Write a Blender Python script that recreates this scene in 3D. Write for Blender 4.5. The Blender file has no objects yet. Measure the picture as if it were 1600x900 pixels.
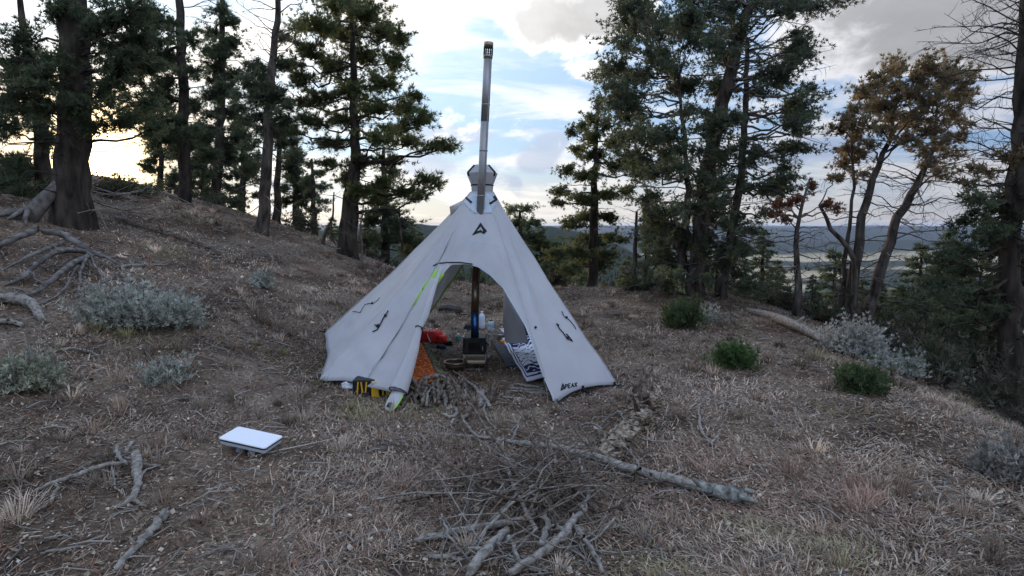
import bpy, bmesh, math, random
import numpy as np
from mathutils import Vector, Matrix
from mathutils.bvhtree import BVHTree

scene = bpy.context.scene
COL = scene.collection
PI = math.pi
R = math.radians

# ------------------------------------------------------------------ terrain height (metres)
def _hash(ix, iy, seed):
    n = (ix.astype(np.int64) * 374761393 + iy.astype(np.int64) * 668265263 + seed * 974711) & 0x7fffffff
    n = (n ^ (n >> 13)) * 1274126177 & 0x7fffffff
    return ((n ^ (n >> 16)) & 0xffff) / 65535.0

def vnoise(x, y, seed=0):
    x = np.asarray(x, float); y = np.asarray(y, float)
    ix = np.floor(x); iy = np.floor(y); fx = x - ix; fy = y - iy
    fx = fx * fx * (3 - 2 * fx); fy = fy * fy * (3 - 2 * fy)
    a = _hash(ix, iy, seed); b = _hash(ix + 1, iy, seed); c = _hash(ix, iy + 1, seed); d = _hash(ix + 1, iy + 1, seed)
    return a + (b - a) * fx + (c - a) * fy + (a - b - c + d) * fx * fy

def fbm(x, y, seed=0, octaves=4):
    s = 0; amp = 1; tot = 0
    for o in range(octaves):
        s = s + amp * vnoise(np.asarray(x) * 2 ** o, np.asarray(y) * 2 ** o, seed + o); tot += amp; amp *= .5
    return s / tot - .5

def sp(t, w):
    t = np.asarray(t, float) / w
    return w * np.where(t > 20, t, np.log1p(np.exp(np.minimum(t, 20))))

def sstep(a, b, x):
    t = np.clip((np.asarray(x, float) - a) / (b - a), 0, 1)
    return t * t * (3 - 2 * t)

def height(x, y):
    x = np.asarray(x, float); y = np.asarray(y, float)
    r = np.hypot(x, y); az = np.degrees(np.arctan2(x, y))
    left = .36 * sp(-(x + 1.9), .5) * (.1 + .9 * sstep(1.5, 7.5, y))
    left = 4.2 * np.tanh(left / 4.2)
    fwd = .2 * sstep(6, 14, y)
    e = np.interp(y, [0, 3, 5, 6.5, 9, 11, 15], [4.8, 4.3, 4.1, 4.1, 4.7, 5.0, 4.6])
    fall = -.45 * sp(x - e, .5)
    b = np.interp(x, [-12, -6, -3, 0, 4], [17.5, 17, 15.8, 15.2, 14.5])
    fall = fall - .42 * sp(y - b, .7) - .4 * sp(-14 - x, 1) - .3 * sp(-14 - y, 1)
    near = left + fwd + fall + .09 * fbm(x * .9, y * .9, 3, 3) + .03 * fbm(x * 4, y * 4, 7, 2) * (r < 40)
    # far country: valley floor, wooded ridge ahead, hills on the horizon
    w = sstep(50, 260, r)
    floor = -40 - 115 * sstep(120, 900, r) + 26 * fbm(x / 700, y / 700, 21, 4)
    win = sstep(-75, -40, az) * (1 - sstep(3, 24, az))
    ridge = (150 + 26 * fbm(az / 5.0, r * 0 + 3, 31, 3)) * np.exp(-((r - 1150) / 330.) ** 2) * win
    midh = 55 * np.exp(-((r - 4700) / 600.) ** 2) * (.75 + .9 * fbm(az / 5., r * 0 + 9, 41, 3))
    farh = 150 * sstep(5600, 8800, r) * (.72 + .5 * fbm(az / 9., r / 4000, 51, 4))
    far = floor + ridge + midh + farh
    return near * (1 - w) + far * w

# ------------------------------------------------------------------ camera
FPX = 950.0                       # focal length in pixels of a 1600 px wide frame
PITCH = R(6.0)
CAMZ = 1.6 + float(height(0, 0))
cam_data = bpy.data.cameras.new('camera'); cam = bpy.data.objects.new('camera', cam_data); COL.objects.link(cam)
cam_data.sensor_width = 36; cam_data.lens = 36 * FPX / 1600; cam_data.clip_start = .05; cam_data.clip_end = 60000
cam.location = (0, 0, CAMZ); cam.rotation_euler = (PI / 2 - PITCH, 0, 0)
scene.camera = cam

def ray(px, py):
    u = (px - 800) / FPX; v = (450 - py) / FPX
    return Vector((u, math.cos(PITCH) + v * math.sin(PITCH), -math.sin(PITCH) + v * math.cos(PITCH)))

def P(px, py, depth):
    """the place that far ahead of the camera (depth along +Y)"""
    d = ray(px, py)
    return Vector((0, 0, CAMZ)) + d * (depth / d.y)

_gx0, _gy0, _gs = -16.0, -2.0, .05
_gX, _gY = np.meshgrid(_gx0 + np.arange(640) * _gs, _gy0 + np.arange(480) * _gs)
_gZ = height(_gX, _gY).tolist()
def H(x, y):
    fx = (x - _gx0) / _gs; fy = (y - _gy0) / _gs; i = int(fx); j = int(fy)
    if fx < 0 or fy < 0 or i > 638 or j > 478: return float(height(x, y))
    fx -= i; fy -= j; a = _gZ[j]; b = _gZ[j + 1]
    return (a[i] * (1 - fx) + a[i + 1] * fx) * (1 - fy) + (b[i] * (1 - fx) + b[i + 1] * fx) * fy

def G(px, py, tmax=40):
    """where a line of sight meets the ground"""
    d = ray(px, py); t = .5; last = t
    while t < tmax:
        if CAMZ + d.z * t < H(d.x * t, d.y * t):
            a, b = last, t
            for _ in range(14):
                m = (a + b) / 2
                if CAMZ + d.z * m < H(d.x * m, d.y * m): b = m
                else: a = m
            t = b; break
        last = t; t += .08
    return Vector((d.x * t, d.y * t, H(d.x * t, d.y * t)))

# ------------------------------------------------------------------ light
SUN_AZ, SUN_EL = R(-34.0), R(5.2)          # low, ahead on the left, behind the trees
SUN_DIR = Vector((math.sin(SUN_AZ) * math.cos(SUN_EL), math.cos(SUN_AZ) * math.cos(SUN_EL), math.sin(SUN_EL)))
sl = bpy.data.lights.new('sun', 'SUN'); sun = bpy.data.objects.new('sun', sl); COL.objects.link(sun)
sl.energy = 2.0; sl.angle = R(10); sl.color = (1.0, .74, .48)
sun.rotation_euler = SUN_DIR.to_track_quat('Z', 'Y').to_euler()

world = bpy.data.worlds.new('World'); scene.world = world; world.use_nodes = True
scene.view_settings.view_transform = 'Standard'; scene.view_settings.look = 'None'
scene.view_settings.exposure = 0.70; scene.view_settings.gamma = 1.0; scene.view_settings.use_curve_mapping = False
cy = scene.cycles
cy.max_bounces = 6; cy.diffuse_bounces = 3; cy.glossy_bounces = 2; cy.transmission_bounces = 4; cy.transparent_max_bounces = 12; cy.volume_bounces = 0
cy.caustics_reflective = False; cy.caustics_refractive = False; cy.use_denoising = True
cy.sample_clamp_indirect = 4.0

def build_world():
    nt = world.node_tree; N = nt.nodes; L = nt.links; N.clear()
    def M(op, a, b=None, c=None, clamp=False):
        n = N.new('ShaderNodeMath'); n.operation = op; n.use_clamp = clamp
        for i, v in enumerate((a, b, c)):
            if v is None: continue
            if isinstance(v, (int, float)): n.inputs[i].default_value = v
            else: L.new(v, n.inputs[i])
        return n.outputs[0]
    def mix(f, a, b):
        n = N.new('ShaderNodeMix'); n.data_type = 'RGBA'; n.clamp_factor = True
        for s, v in ((n.inputs[0], f), (n.inputs[6], a), (n.inputs[7], b)):
            if isinstance(v, (int, float)): s.default_value = v
            elif isinstance(v, tuple): s.default_value = v + (1,)
            else: L.new(v, s)
        return n.outputs[2]
    def step(x, a, b):
        n = N.new('ShaderNodeMapRange'); n.interpolation_type = 'SMOOTHSTEP'; L.new(x, n.inputs[0])
        n.inputs[1].default_value = a; n.inputs[2].default_value = b
        return n.outputs[0]
    def comb(x, y, z):
        n = N.new('ShaderNodeCombineXYZ')
        for i, v in enumerate((x, y, z)):
            if isinstance(v, (int, float)): n.inputs[i].default_value = v
            else: L.new(v, n.inputs[i])
        return n.outputs[0]
    def noise(vec, scale, detail, rough=.55, dist=0):
        n = N.new('ShaderNodeTexNoise'); L.new(vec, n.inputs['Vector']); n.inputs['Scale'].default_value = scale
        n.inputs['Detail'].default_value = detail; n.inputs['Roughness'].default_value = rough; n.inputs['Distortion'].default_value = dist
        return n.outputs['Fac']
    tc = N.new('ShaderNodeTexCoord').outputs['Generated']
    nrm = N.new('ShaderNodeVectorMath'); nrm.operation = 'NORMALIZE'; L.new(tc, nrm.inputs[0]); d = nrm.outputs[0]
    sep = N.new('ShaderNodeSeparateXYZ'); L.new(d, sep.inputs[0]); X, Y, Z = sep.outputs
    az = M('MULTIPLY', M('ARCTAN2', X, Y), 180 / PI); el = M('MULTIPLY', M('ARCSINE', Z), 180 / PI)
    sky = N.new('ShaderNodeTexSky'); sky.sky_type = 'NISHITA'; sky.sun_disc = False
    sky.sun_elevation = SUN_EL; sky.sun_rotation = SUN_AZ; sky.altitude = 2300; sky.air_density = 1.0; sky.dust_density = 1.2; sky.ozone_density = 2.0
    dot = N.new('ShaderNodeVectorMath'); dot.operation = 'DOT_PRODUCT'; L.new(d, dot.inputs[0]); dot.inputs[1].default_value = tuple(SUN_DIR)
    cs = M('MAXIMUM', dot.outputs['Value'], 0.0)
    near_sun = M('POWER', cs, 6.0); aure = M('POWER', cs, 110.0); core = M('POWER', cs, 900.0)
    # cloud layers: a plane overhead seen in perspective, and streaks along the horizon
    zz = M('ADD', M('MAXIMUM', Z, 0.0), .10)
    pv = comb(M('DIVIDE', X, zz), M('DIVIDE', Y, zz), 0.0)
    n1 = noise(pv, .95, 8, .56, .3)
    n2 = noise(comb(M('MULTIPLY', az, .055), M('MULTIPLY', el, .30), 3.7), 1.0, 6, .6, .6)
    n3 = noise(comb(M('MULTIPLY', az, .13), M('MULTIPLY', el, .22), 9.1), 1.0, 5, .55, .2)
    def blob(a0, e0, wa, we):
        q = M('ADD', M('POWER', M('DIVIDE', M('SUBTRACT', az, a0), wa), 2.0), M('POWER', M('DIVIDE', M('SUBTRACT', el, e0), we), 2.0))
        return M('POWER', 2.718, M('MULTIPLY', q, -1.0))
    bias = M('MULTIPLY', blob(-3, 12.0, 9, 3.0), -.24)
    bias = M('SUBTRACT', bias, M('MULTIPLY', blob(27, 9, 10, 3.0), .14))
    bias = M('ADD', bias, M('MULTIPLY', blob(-10, 18, 10, 4), .18))
    dens = step(M('ADD', n1, bias), .47, .66)
    thick = step(M('ADD', M('ADD', n1, bias), M('MULTIPLY', n3, .12)), .64, .88)
    n4 = M('SUBTRACT', noise(comb(M('MULTIPLY', az, .11), M('MULTIPLY', el, .17), 5.3), 1.0, 9, .6, .35), .5)
    bank = M('ADD', M('ADD', blob(6.0, 17.6, 7.0, 3.0), M('MULTIPLY', blob(36, 15.0, 14, 4.2), 1.25)), M('MULTIPLY', blob(7.5, 13.4, 3.0, 1.2), .5))
    bank = M('ADD', bank, M('MULTIPLY', n4, 2.4))
    rim = step(bank, .25, .5); bcore = step(bank, .42, .8)
    pf = M('ADD', M('ADD', blob(2.2, 5.6, 2.6, 1.5), blob(4.0, 7.6, 1.5, .9)), M('ADD', blob(-5.5, 8.0, 4.5, .9), M('MULTIPLY', blob(-8.0, 5.0, 4.0, 1.6), .9)))
    pf = M('ADD', pf, M('MULTIPLY', blob(24, 6.0, 9, 1.6), .8))
    pf = step(M('ADD', pf, M('MULTIPLY', n4, 1.5)), .42, .75)
    streak = M('MULTIPLY', step(n2, .44, .60), M('SUBTRACT', 1.0, step(el, 9.0, 17.0)))
    puffs = M('MULTIPLY', step(n3, .60, .67), M('SUBTRACT', 1.0, step(el, 7.0, 11.0)))
    puffs = M('MULTIPLY', puffs, step(el, 1.0, 3.5))
    bright = M('ADD', .62, M('MULTIPLY', near_sun, 1.1))
    def scale(col, f):
        n = N.new('ShaderNodeVectorMath'); n.operation = 'SCALE'
        if isinstance(col, tuple): n.inputs[0].default_value = col
        else: L.new(col, n.inputs[0])
        if isinstance(f, (int, float)): n.inputs[3].default_value = f
        else: L.new(f, n.inputs[3])
        return n.outputs[0]
    def addc(a, b):
        n = N.new('ShaderNodeVectorMath'); n.operation = 'ADD'; L.new(a, n.inputs[0]); L.new(b, n.inputs[1]); return n.outputs[0]
    K = 10.0                                            # background strength is 0.1
    n3s = M('POWER', cs, 3.0); back = M('MAXIMUM', M('MULTIPLY', dot.outputs['Value'], -1.0), 0.0)
    def lit(base, sunny, anti):
        c_ = addc(scale(tuple(q * K for q in sunny), n3s), scale(tuple(q * K for q in anti), back))
        n = N.new('ShaderNodeVectorMath'); n.operation = 'ADD'; n.inputs[0].default_value = tuple(q * K for q in base); L.new(c_, n.inputs[1]); return n.outputs[0]
    white = lit((.47, .475, .51), (.80, .72, .58), (.50, .44, .39))
    grey = lit((.19, .198, .215), (.46, .43, .39), (.34, .29, .26))
    blue = lit((.20, .32, .57), (.56, .62, .52), (.10, .14, .18))
    slate = lit((.24, .29, .42), (.34, .36, .34), (.1, .1, .1))
    air = mix(.6, sky.outputs[0], blue)
    hz = M('SUBTRACT', 1.0, step(el, -1.0, 7.5))
    air = mix(M('MULTIPLY', hz, .75), air, lit((.46, .45, .47), (.62, .48, .26), (.1, .08, .1)))
    c = mix(M('MULTIPLY', streak, .75), air, white)
    c = mix(M('MULTIPLY', puffs, .75), c, slate)
    c = mix(M('MULTIPLY', dens, .92), c, white)
    c = mix(thick, c, grey)
    c = mix(M('MULTIPLY', pf, .8), c, slate)
    c = mix(M('MULTIPLY', rim, .9), c, white)
    grey2 = scale(grey, M('ADD', .72, M('MULTIPLY', n1, .62)))
    grey2 = scale(grey2, M('ADD', 1.0, M('MULTIPLY', n4, .9)))
    c = mix(M('MULTIPLY', bcore, .92), c, grey2)
    c = mix(M('MULTIPLY', aure, .75), c, (1.15 * K, .80 * K, .40 * K))
    c = addc(c, scale((1.0 * K, .72 * K, .30 * K), M('MULTIPLY', core, 5.0)))
    c = scale(c, M('MULTIPLY', M('ADD', 1.0, M('MULTIPLY', M('MAXIMUM', Z, 0.0), 2.0)), .70))      # overcast vault: brighter overhead
    bg = N.new('ShaderNodeBackground'); bg.inputs['Strength'].default_value = .1; L.new(c, bg.inputs['Color'])
    out = N.new('ShaderNodeOutputWorld'); L.new(bg.outputs[0], out.inputs['Surface'])
build_world()
world.cycles.sampling_method = 'MANUAL'; world.cycles.sample_map_resolution = 512

# ------------------------------------------------------------------ object helpers
class MB:
    """collects triangles and quads (and a colour per vertex) into one mesh"""
    def __init__(s): s.v = []; s.f = []; s.n = 0; s.c = []
    def add(s, verts, faces, col=None):
        verts = np.asarray(verts, float).reshape(-1, 3)
        s.v.append(verts); s.f.append(np.asarray(faces, np.int64) + s.n); s.n += len(verts)
        if col is not None:
            col = np.asarray(col, float)
            s.c.append(np.broadcast_to(col, (len(verts), 3)) if col.ndim == 1 else col)
    def tube(s, pts, rad, n=6, cap=True, rough=0.0, seed=0, col=None):
        pts = np.asarray([tuple(p) for p in pts], float); m = len(pts)
        rad = np.broadcast_to(np.asarray(rad, float), (m,)) if np.ndim(rad) == 0 else np.asarray(rad, float)
        t = np.gradient(pts, axis=0); t /= np.linalg.norm(t, axis=1)[:, None] + 1e-9
        ref = np.array([0, 0, 1.]) if abs(t[:, 2]).mean() < .8 else np.array([1., 0, 0])
        a = np.cross(t, ref); a /= np.linalg.norm(a, axis=1)[:, None] + 1e-9; b = np.cross(t, a)
        ang = np.arange(n) * 2 * PI / n
        rr = rad[:, None] * np.ones((m, n))
        if rough:
            rg = np.random.default_rng(seed); lob = rg.normal(0, rough, n)[None, :]
            rr = rr * (1 + lob + rg.normal(0, rough * .3, (m, n)) + np.interp(np.arange(m), np.arange(0, m + 4, 4), rg.normal(0, rough * .5, len(np.arange(0, m + 4, 4))))[:, None])
        v = pts[:, None, :] + rr[:, :, None] * (np.cos(ang)[None, :, None] * a[:, None, :] + np.sin(ang)[None, :, None] * b[:, None, :])
        i = np.arange(m - 1)[:, None] * n; j = np.arange(n)[None, :]; k = (j + 1) % n
        q = np.stack([i + j, i + k, i + n + k, i + n + j], -1).reshape(-1, 4)
        s.add(v.reshape(-1, 3), q, col)
        if cap:
            for base, c0 in ((0, pts[0]), ((m - 1) * n, pts[-1])):
                off = s.n - m * n if base == 0 else s.n - m * n - 1 + 0
            st = s.n - m * n
            c1 = np.vstack([pts[0], pts[-1]]); s.v.append(c1); 
            if col is not None: s.c.append(np.broadcast_to(np.asarray(col, float), (2, 3)))
            tri = [[st + (jj + 1) % n, st + jj, s.n] for jj in range(n)] + [[st + (m - 1) * n + jj, st + (m - 1) * n + (jj + 1) % n, s.n + 1] for jj in range(n)]
            s.f.append(np.asarray(tri)); s.n += 2
    def box(s, c, size, rot=None, col=None):
        x, y, z = [q / 2 for q in size]
        v = np.array([(a * x, b * y, g * z) for a in (-1, 1) for b in (-1, 1) for g in (-1, 1)])
        if rot is not None: v = v @ np.array(rot.to_3x3()).T
        s.add(v + np.asarray(tuple(c)), [[0, 1, 3, 2], [4, 6, 7, 5], [0, 4, 5, 1], [2, 3, 7, 6], [0, 2, 6, 4], [1, 5, 7, 3]], col)
    def lathe(s, c, prof, n=20, col=None, sx=1, sy=1):
        ang = np.arange(n) * 2 * PI / n
        v = np.array([[(r * math.cos(a) * sx + c[0], r * math.sin(a) * sy + c[1], z + c[2]) for a in ang] for r, z in prof]).reshape(-1, 3)
        f = [[i * n + j, i * n + (j + 1) % n, (i + 1) * n + (j + 1) % n, (i + 1) * n + j] for i in range(len(prof) - 1) for j in range(n)]
        s.add(v, f, col)
    def mesh(s, name, smooth=True):
        me = bpy.data.meshes.new(name)
        v = np.concatenate(s.v).astype(np.float32)
        me.vertices.add(len(v)); me.vertices.foreach_set('co', v.ravel())
        li = np.concatenate([f.ravel() for f in s.f]).astype(np.int32)
        tot = np.concatenate([np.full(len(f), f.shape[1]) for f in s.f]).astype(np.int32)
        st = np.concatenate([[0], np.cumsum(tot)[:-1]]).astype(np.int32)
        me.loops.add(len(li)); me.loops.foreach_set('vertex_index', li)
        me.polygons.add(len(tot)); me.polygons.foreach_set('loop_start', st); me.polygons.foreach_set('loop_total', tot)
        me.polygons.foreach_set('use_smooth', np.full(len(tot), smooth))
        if s.c and sum(len(c) for c in s.c) == len(v):
            at = me.attributes.new('col', 'FLOAT_COLOR', 'POINT')
            c = np.ones((len(v), 4), np.float32); c[:, :3] = np.concatenate(s.c); at.data.foreach_set('color', c.ravel())
        me.update(calc_edges=True)
        return me
    def build(s, name, mat, parent=None, smooth=True, org=None):
        me = s.mesh(name, smooth)
        o = bpy.data.objects.new(name, me); COL.objects.link(o)
        if mat: me.materials.append(mat)
        if name in ('branches', 'crown', 'foliage', 'stems', 'flower_stalks', 'fringe'): o['kind'] = 'stuff'      # too fine to pick apart
        if org is not None:
            me.transform(Matrix.Translation(-Vector(org))); o.location = org
        if parent:
            o.parent = parent
            w = Vector((0, 0, 0)); q = parent
            while q: w += Vector(q.location); q = q.parent
            o.location = (Vector(org) if org is not None else Vector((0, 0, 0))) - w
        return o

def tag(o, label=None, cat=None, group=None, kind=None):
    if label: o['label'] = label
    if cat: o['category'] = cat
    if group: o['group'] = group
    if kind: o['kind'] = kind
    return o

def empty(name, loc, label, cat, group=None):
    o = bpy.data.objects.new(name, None); COL.objects.link(o); o.location = loc; o.empty_display_size = .1
    return tag(o, label, cat, group)

def copy_tree(o, parent=None):
    c = o.copy(); COL.objects.link(c); c.parent = parent
    for ch in o.children: copy_tree(ch, c)
    return c

def blades(rg, pos, dirs, length, width, per, spread, flat=0.0):
    """needle or leaf shaped triangles fanned about each direction; returns verts, faces, index of parent"""
    n = len(pos); k = n * per
    idx = np.repeat(np.arange(n), per)
    d = dirs[idx] + rg.normal(0, spread, (k, 3)); d[:, 2] *= (1 - flat); d /= np.linalg.norm(d, axis=1)[:, None] + 1e-9
    ln = length * rg.uniform(.6, 1.25, k)
    side = np.cross(d, rg.normal(0, 1, (k, 3))); side /= np.linalg.norm(side, axis=1)[:, None] + 1e-9
    w = width * rg.uniform(.7, 1.3, k)
    p = pos[idx]
    v = np.stack([p + d * (ln * .15)[:, None] - side * (w * .5)[:, None], p + d * (ln * .3)[:, None] + side * (w * .5)[:, None], p + d * ln[:, None]], 1).reshape(-1, 3)
    return v, np.arange(k * 3).reshape(-1, 3), np.repeat(idx, 3)

# ------------------------------------------------------------------ materials
def mat(name, c1, c2=None, rough=.8, scale=8.0, detail=6, bump=0.0, bscale=None, metal=0.0, trans=0.0, stretch=None, attr=None, spec=.3, ramp=(.35, .65), c3=None, alpha=None, coat=0):
    m = bpy.data.materials.new(name); m.use_nodes = True; nt = m.node_tree; N = nt.nodes; L = nt.links
    b = N['Principled BSDF']; out = N['Material Output']
    b.inputs['Roughness'].default_value = rough; b.inputs['Metallic'].default_value = metal; b.inputs['Specular IOR Level'].default_value = spec
    if coat: b.inputs['Coat Weight'].default_value = coat
    tc = N.new('ShaderNodeTexCoord'); vec = tc.outputs['Object']
    if stretch:
        mp = N.new('ShaderNodeMapping'); mp.inputs['Scale'].default_value = stretch; L.new(vec, mp.inputs['Vector']); vec = mp.outputs[0]
    nz = N.new('ShaderNodeTexNoise'); nz.inputs['Scale'].default_value = scale; nz.inputs['Detail'].default_value = detail; L.new(vec, nz.inputs['Vector'])
    col = None
    if c2 is not None:
        rp = N.new('ShaderNodeValToRGB'); L.new(nz.outputs['Fac'], rp.inputs[0])
        rp.color_ramp.elements[0].position = ramp[0]; rp.color_ramp.elements[1].position = ramp[1]
        rp.color_ramp.elements[0].color = tuple(c1) + (1,); rp.color_ramp.elements[1].color = tuple(c2) + (1,)
        if c3 is not None:
            e = rp.color_ramp.elements.new((ramp[0] + ramp[1]) / 2); e.color = tuple(c3) + (1,)
        col = rp.outputs[0]
    if attr:
        at = N.new('ShaderNodeAttribute'); at.attribute_name = 'col'
        if col is None: col = at.outputs['Color']
        else:
            mx = N.new('ShaderNodeMix'); mx.data_type = 'RGBA'; mx.blend_type = 'MULTIPLY'; mx.inputs[0].default_value = 1
            L.new(at.outputs['Color'], mx.inputs[6]); L.new(col, mx.inputs[7]); col = mx.outputs[2]
    if col is None: b.inputs['Base Color'].default_value = tuple(c1) + (1,)
    else: L.new(col, b.inputs['Base Color'])
    if bump:
        nb = N.new('ShaderNodeTexNoise'); nb.inputs['Scale'].default_value = bscale or scale * 3; nb.inputs['Detail'].default_value = 8; L.new(vec, nb.inputs['Vector'])
        bp = N.new('ShaderNodeBump'); bp.inputs['Strength'].default_value = 1.0; bp.inputs['Distance'].default_value = bump; L.new(nb.outputs['Fac'], bp.inputs['Height']); L.new(bp.outputs[0], b.inputs['Normal'])
    if trans:
        tr = N.new('ShaderNodeBsdfTranslucent'); ms = N.new('ShaderNodeMixShader'); ms.inputs[0].default_value = trans
        if col is None: tr.inputs['Color'].default_value = tuple(c1) + (1,)
        else: L.new(col, tr.inputs['Color'])
        L.new(b.outputs[0], ms.inputs[1]); L.new(tr.outputs[0], ms.inputs[2]); L.new(ms.outputs[0], out.inputs['Surface'])
    return m

MT = {}
MT['needle'] = mat('pine_needles', (1, 1, 1), None, rough=.6, attr=True, trans=.5, spec=.2)
MT['sage'] = mat('sage_leaves', (1, 1, 1), None, rough=.75, attr=True, trans=.2, spec=.15)
MT['grass'] = mat('dry_grass', (1, 1, 1), None, rough=.85, attr=True, trans=.2, spec=.1)
MT['litter'] = mat('litter', (1, 1, 1), None, rough=.9, attr=True, spec=.1)
MT['bark'] = mat('grey_brown_bark', (.035, .028, .022), (.15, .125, .105), scale=9, bump=.02, bscale=14, stretch=(1, 1, .35), rough=.95, spec=.1)
MT['bark_dark'] = mat('dark_bark', (.022, .018, .015), (.085, .068, .055), scale=9, bump=.02, bscale=14, stretch=(1, 1, .3), rough=.95, spec=.1)
MT['dead'] = mat('weathered_wood', (.13, .11, .09), (.40, .36, .31), scale=34, detail=10, bump=.012, bscale=70, rough=.92, spec=.08, ramp=(.3, .7), c3=(.27, .24, .205))
MT['dead_dark'] = mat('dark_dead_wood', (.05, .036, .027), (.23, .18, .138), scale=20, detail=10, bump=.01, bscale=60, rough=.92, spec=.08)
MT['twig'] = mat('grey_twigs', (.06, .05, .043), (.23, .20, .17), scale=12, rough=.92, spec=.1)
MT['rot'] = mat('rotten_wood', (.03, .021, .016), (.44, .37, .29), scale=30, bump=.02, bscale=40, rough=.95, spec=.05, c3=(.24, .18, .13))
MT['black'] = mat('black_webbing', (.012, .013, .016), rough=.7)
MT['steel'] = mat('stainless_steel', (.40, .395, .385), (.31, .30, .29), rough=.58, metal=1.0, scale=5, stretch=(1, 1, .2))
# ------------------------------------------------------------------ ground: one sheet to the horizon
def ground_sheet():
    az = np.concatenate([np.arange(-180, -62, 3.0), np.arange(-62, 62, .45), np.arange(62, 180, 3.0)])
    rr = [0.15]
    while rr[-1] < 16000: rr.append(rr[-1] * (1.022 if rr[-1] < 60 else 1.028) + .02)
    rr = np.array(rr); n = len(az); m = len(rr)
    A, RR = np.meshgrid(np.radians(az), rr)
    X = RR * np.sin(A); Y = RR * np.cos(A); Z = height(X, Y)
    v = np.stack([X, Y, Z], -1).reshape(-1, 3)
    i = np.arange(m - 1)[:, None] * n; j = np.arange(n)[None, :]; k = (j + 1) % n
    f = np.stack([i + j, i + k, i + n + k, i + n + j], -1).reshape(-1, 4)
    b = MB(); b.add(v, f)
    b.add([[0, 0, H(0, 0)]], np.zeros((0, 3), int))
    c = b.n - 1
    b.f.append(np.stack([np.arange(n), np.full(n, c), (np.arange(n) + 1) % n], 1))
    me = b.mesh('ground')
    x = np.append(X.ravel(), 0); y = np.append(Y.ravel(), 0); r = np.hypot(x, y); azd = np.degrees(np.arctan2(x, y))
    zone = np.zeros((len(x), 4), np.float32); zone[:, 3] = 1
    e = np.interp(y, [0, 3, 5, 6.5, 9, 11, 15], [4.8, 4.3, 4.1, 4.1, 4.7, 5.0, 4.6]); bk = np.interp(x, [-12, -6, -3, 0, 4], [17.5, 17, 15.8, 15.2, 14.5])
    zone[:, 0] = np.clip(sstep(0.3, 3, x - e) + sstep(.3, 3.5, y - bk), 0, 1)        # brushy slope below the camp
    wood = sstep(60, 200, r) * (1 - sstep(900, 1500, r))
    wood = np.maximum(wood, sstep(3500, 3900, r + 1500 * fbm(azd / 6, r / 900, 61, 3)))
    wood = np.maximum(wood, sstep(.02, .08, fbm(x / 420, y / 420, 71, 4)) * (r > 900))
    win = sstep(-75, -40, azd) * (1 - sstep(11, 17, azd))
    wood = np.maximum(wood, win * sstep(600, 800, r) * (1 - sstep(1500, 1700, r)))
    zone[:, 1] = np.clip(wood, 0, 1)
    zone[:, 2] = sstep(90, 400, r)
    at = me.attributes.new('zone', 'FLOAT_COLOR', 'POINT'); at.data.foreach_set('color', zone.ravel())
    o = bpy.data.objects.new('ground', me); COL.objects.link(o); tag(o, 'dry needle-littered hilltop sloping away to a valley', 'ground', kind='structure')
    m = bpy.data.materials.new('ground'); m.use_nodes = True; nt = m.node_tree; N = nt.nodes; L = nt.links; bs = N['Principled BSDF']
    bs.inputs['Roughness'].default_value = .95; bs.inputs['Specular IOR Level'].default_value = .08
    tc = N.new('ShaderNodeTexCoord').outputs['Object']
    def nz(scale, detail=8, rough=.6):
        n = N.new('ShaderNodeTexNoise'); L.new(tc, n.inputs['Vector']); n.inputs['Scale'].default_value = scale; n.inputs['Detail'].default_value = detail; n.inputs['Roughness'].default_value = rough; return n.outputs['Fac']
    def ramp(f, *st):
        n = N.new('ShaderNodeValToRGB'); L.new(f, n.inputs[0]); el = n.color_ramp.elements
        while len(el) < len(st): el.new(.5)
        for e_, (p_, c_) in zip(el, st): e_.position = p_; e_.color = c_ + (1,)
        return n.outputs[0]
    def mix(f, a, b_, bt='MIX'):
        n = N.new('ShaderNodeMix'); n.data_type = 'RGBA'; n.blend_type = bt
        if isinstance(f, float): n.inputs[0].default_value = f
        else: L.new(f, n.inputs[0])
        L.new(a, n.inputs[6]); L.new(b_, n.inputs[7]); return n.outputs[2]
    a1 = ramp(nz(1.3, 6), (.36, (.115, .082, .062)), (.5, (.20, .15, .115)), (.64, (.29, .235, .185)))
    a2 = ramp(nz(38, 6, .7), (.3, (.35, .33, .31)), (.5, (.9, .87, .83)), (.72, (1.7, 1.65, 1.55)))
    litter = mix(1.0, a1, a2, 'MULTIPLY')
    a3 = ramp(nz(.8, 5), (.36, (.48, .46, .45)), (.52, (1, 1, 1)), (.66, (1.25, 1.22, 1.15)))
    litter = mix(1.0, litter, a3, 'MULTIPLY')
    red = ramp(nz(.55, 3), (.56, (0, 0, 0)), (.70, (.7, .7, .7)))
    rc = N.new('ShaderNodeRGB'); rc.outputs[0].default_value = (.21, .135, .105, 1)
    litter = mix(red, litter, rc.outputs[0])
    brush = ramp(nz(1.6, 6), (.35, (.028, .026, .018)), (.65, (.10, .09, .062)))
    field = ramp(nz(.0028, 6), (.35, (.27, .22, .125)), (.65, (.46, .385, .24)))
    forest = ramp(nz(.10, 8, .75), (.32, (.014, .020, .014)), (.55, (.035, .045, .028)), (.7, (.075, .075, .05)))
    at = N.new('ShaderNodeAttribute'); at.attribute_name = 'zone'; sp_ = N.new('ShaderNodeSeparateColor'); L.new(at.outputs['Color'], sp_.inputs[0])
    c = mix(sp_.outputs[0], litter, brush); c = mix(sp_.outputs[2], c, field); c = mix(sp_.outputs[1], c, forest)
    L.new(c, bs.inputs['Base Color'])
    bp = N.new('ShaderNodeBump'); bp.inputs['Distance'].default_value = .025; bp.inputs['Strength'].default_value = 1; L.new(nz(30, 8, .7), bp.inputs['Height']); L.new(bp.outputs[0], bs.inputs['Normal'])
    me.materials.append(m)
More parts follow.
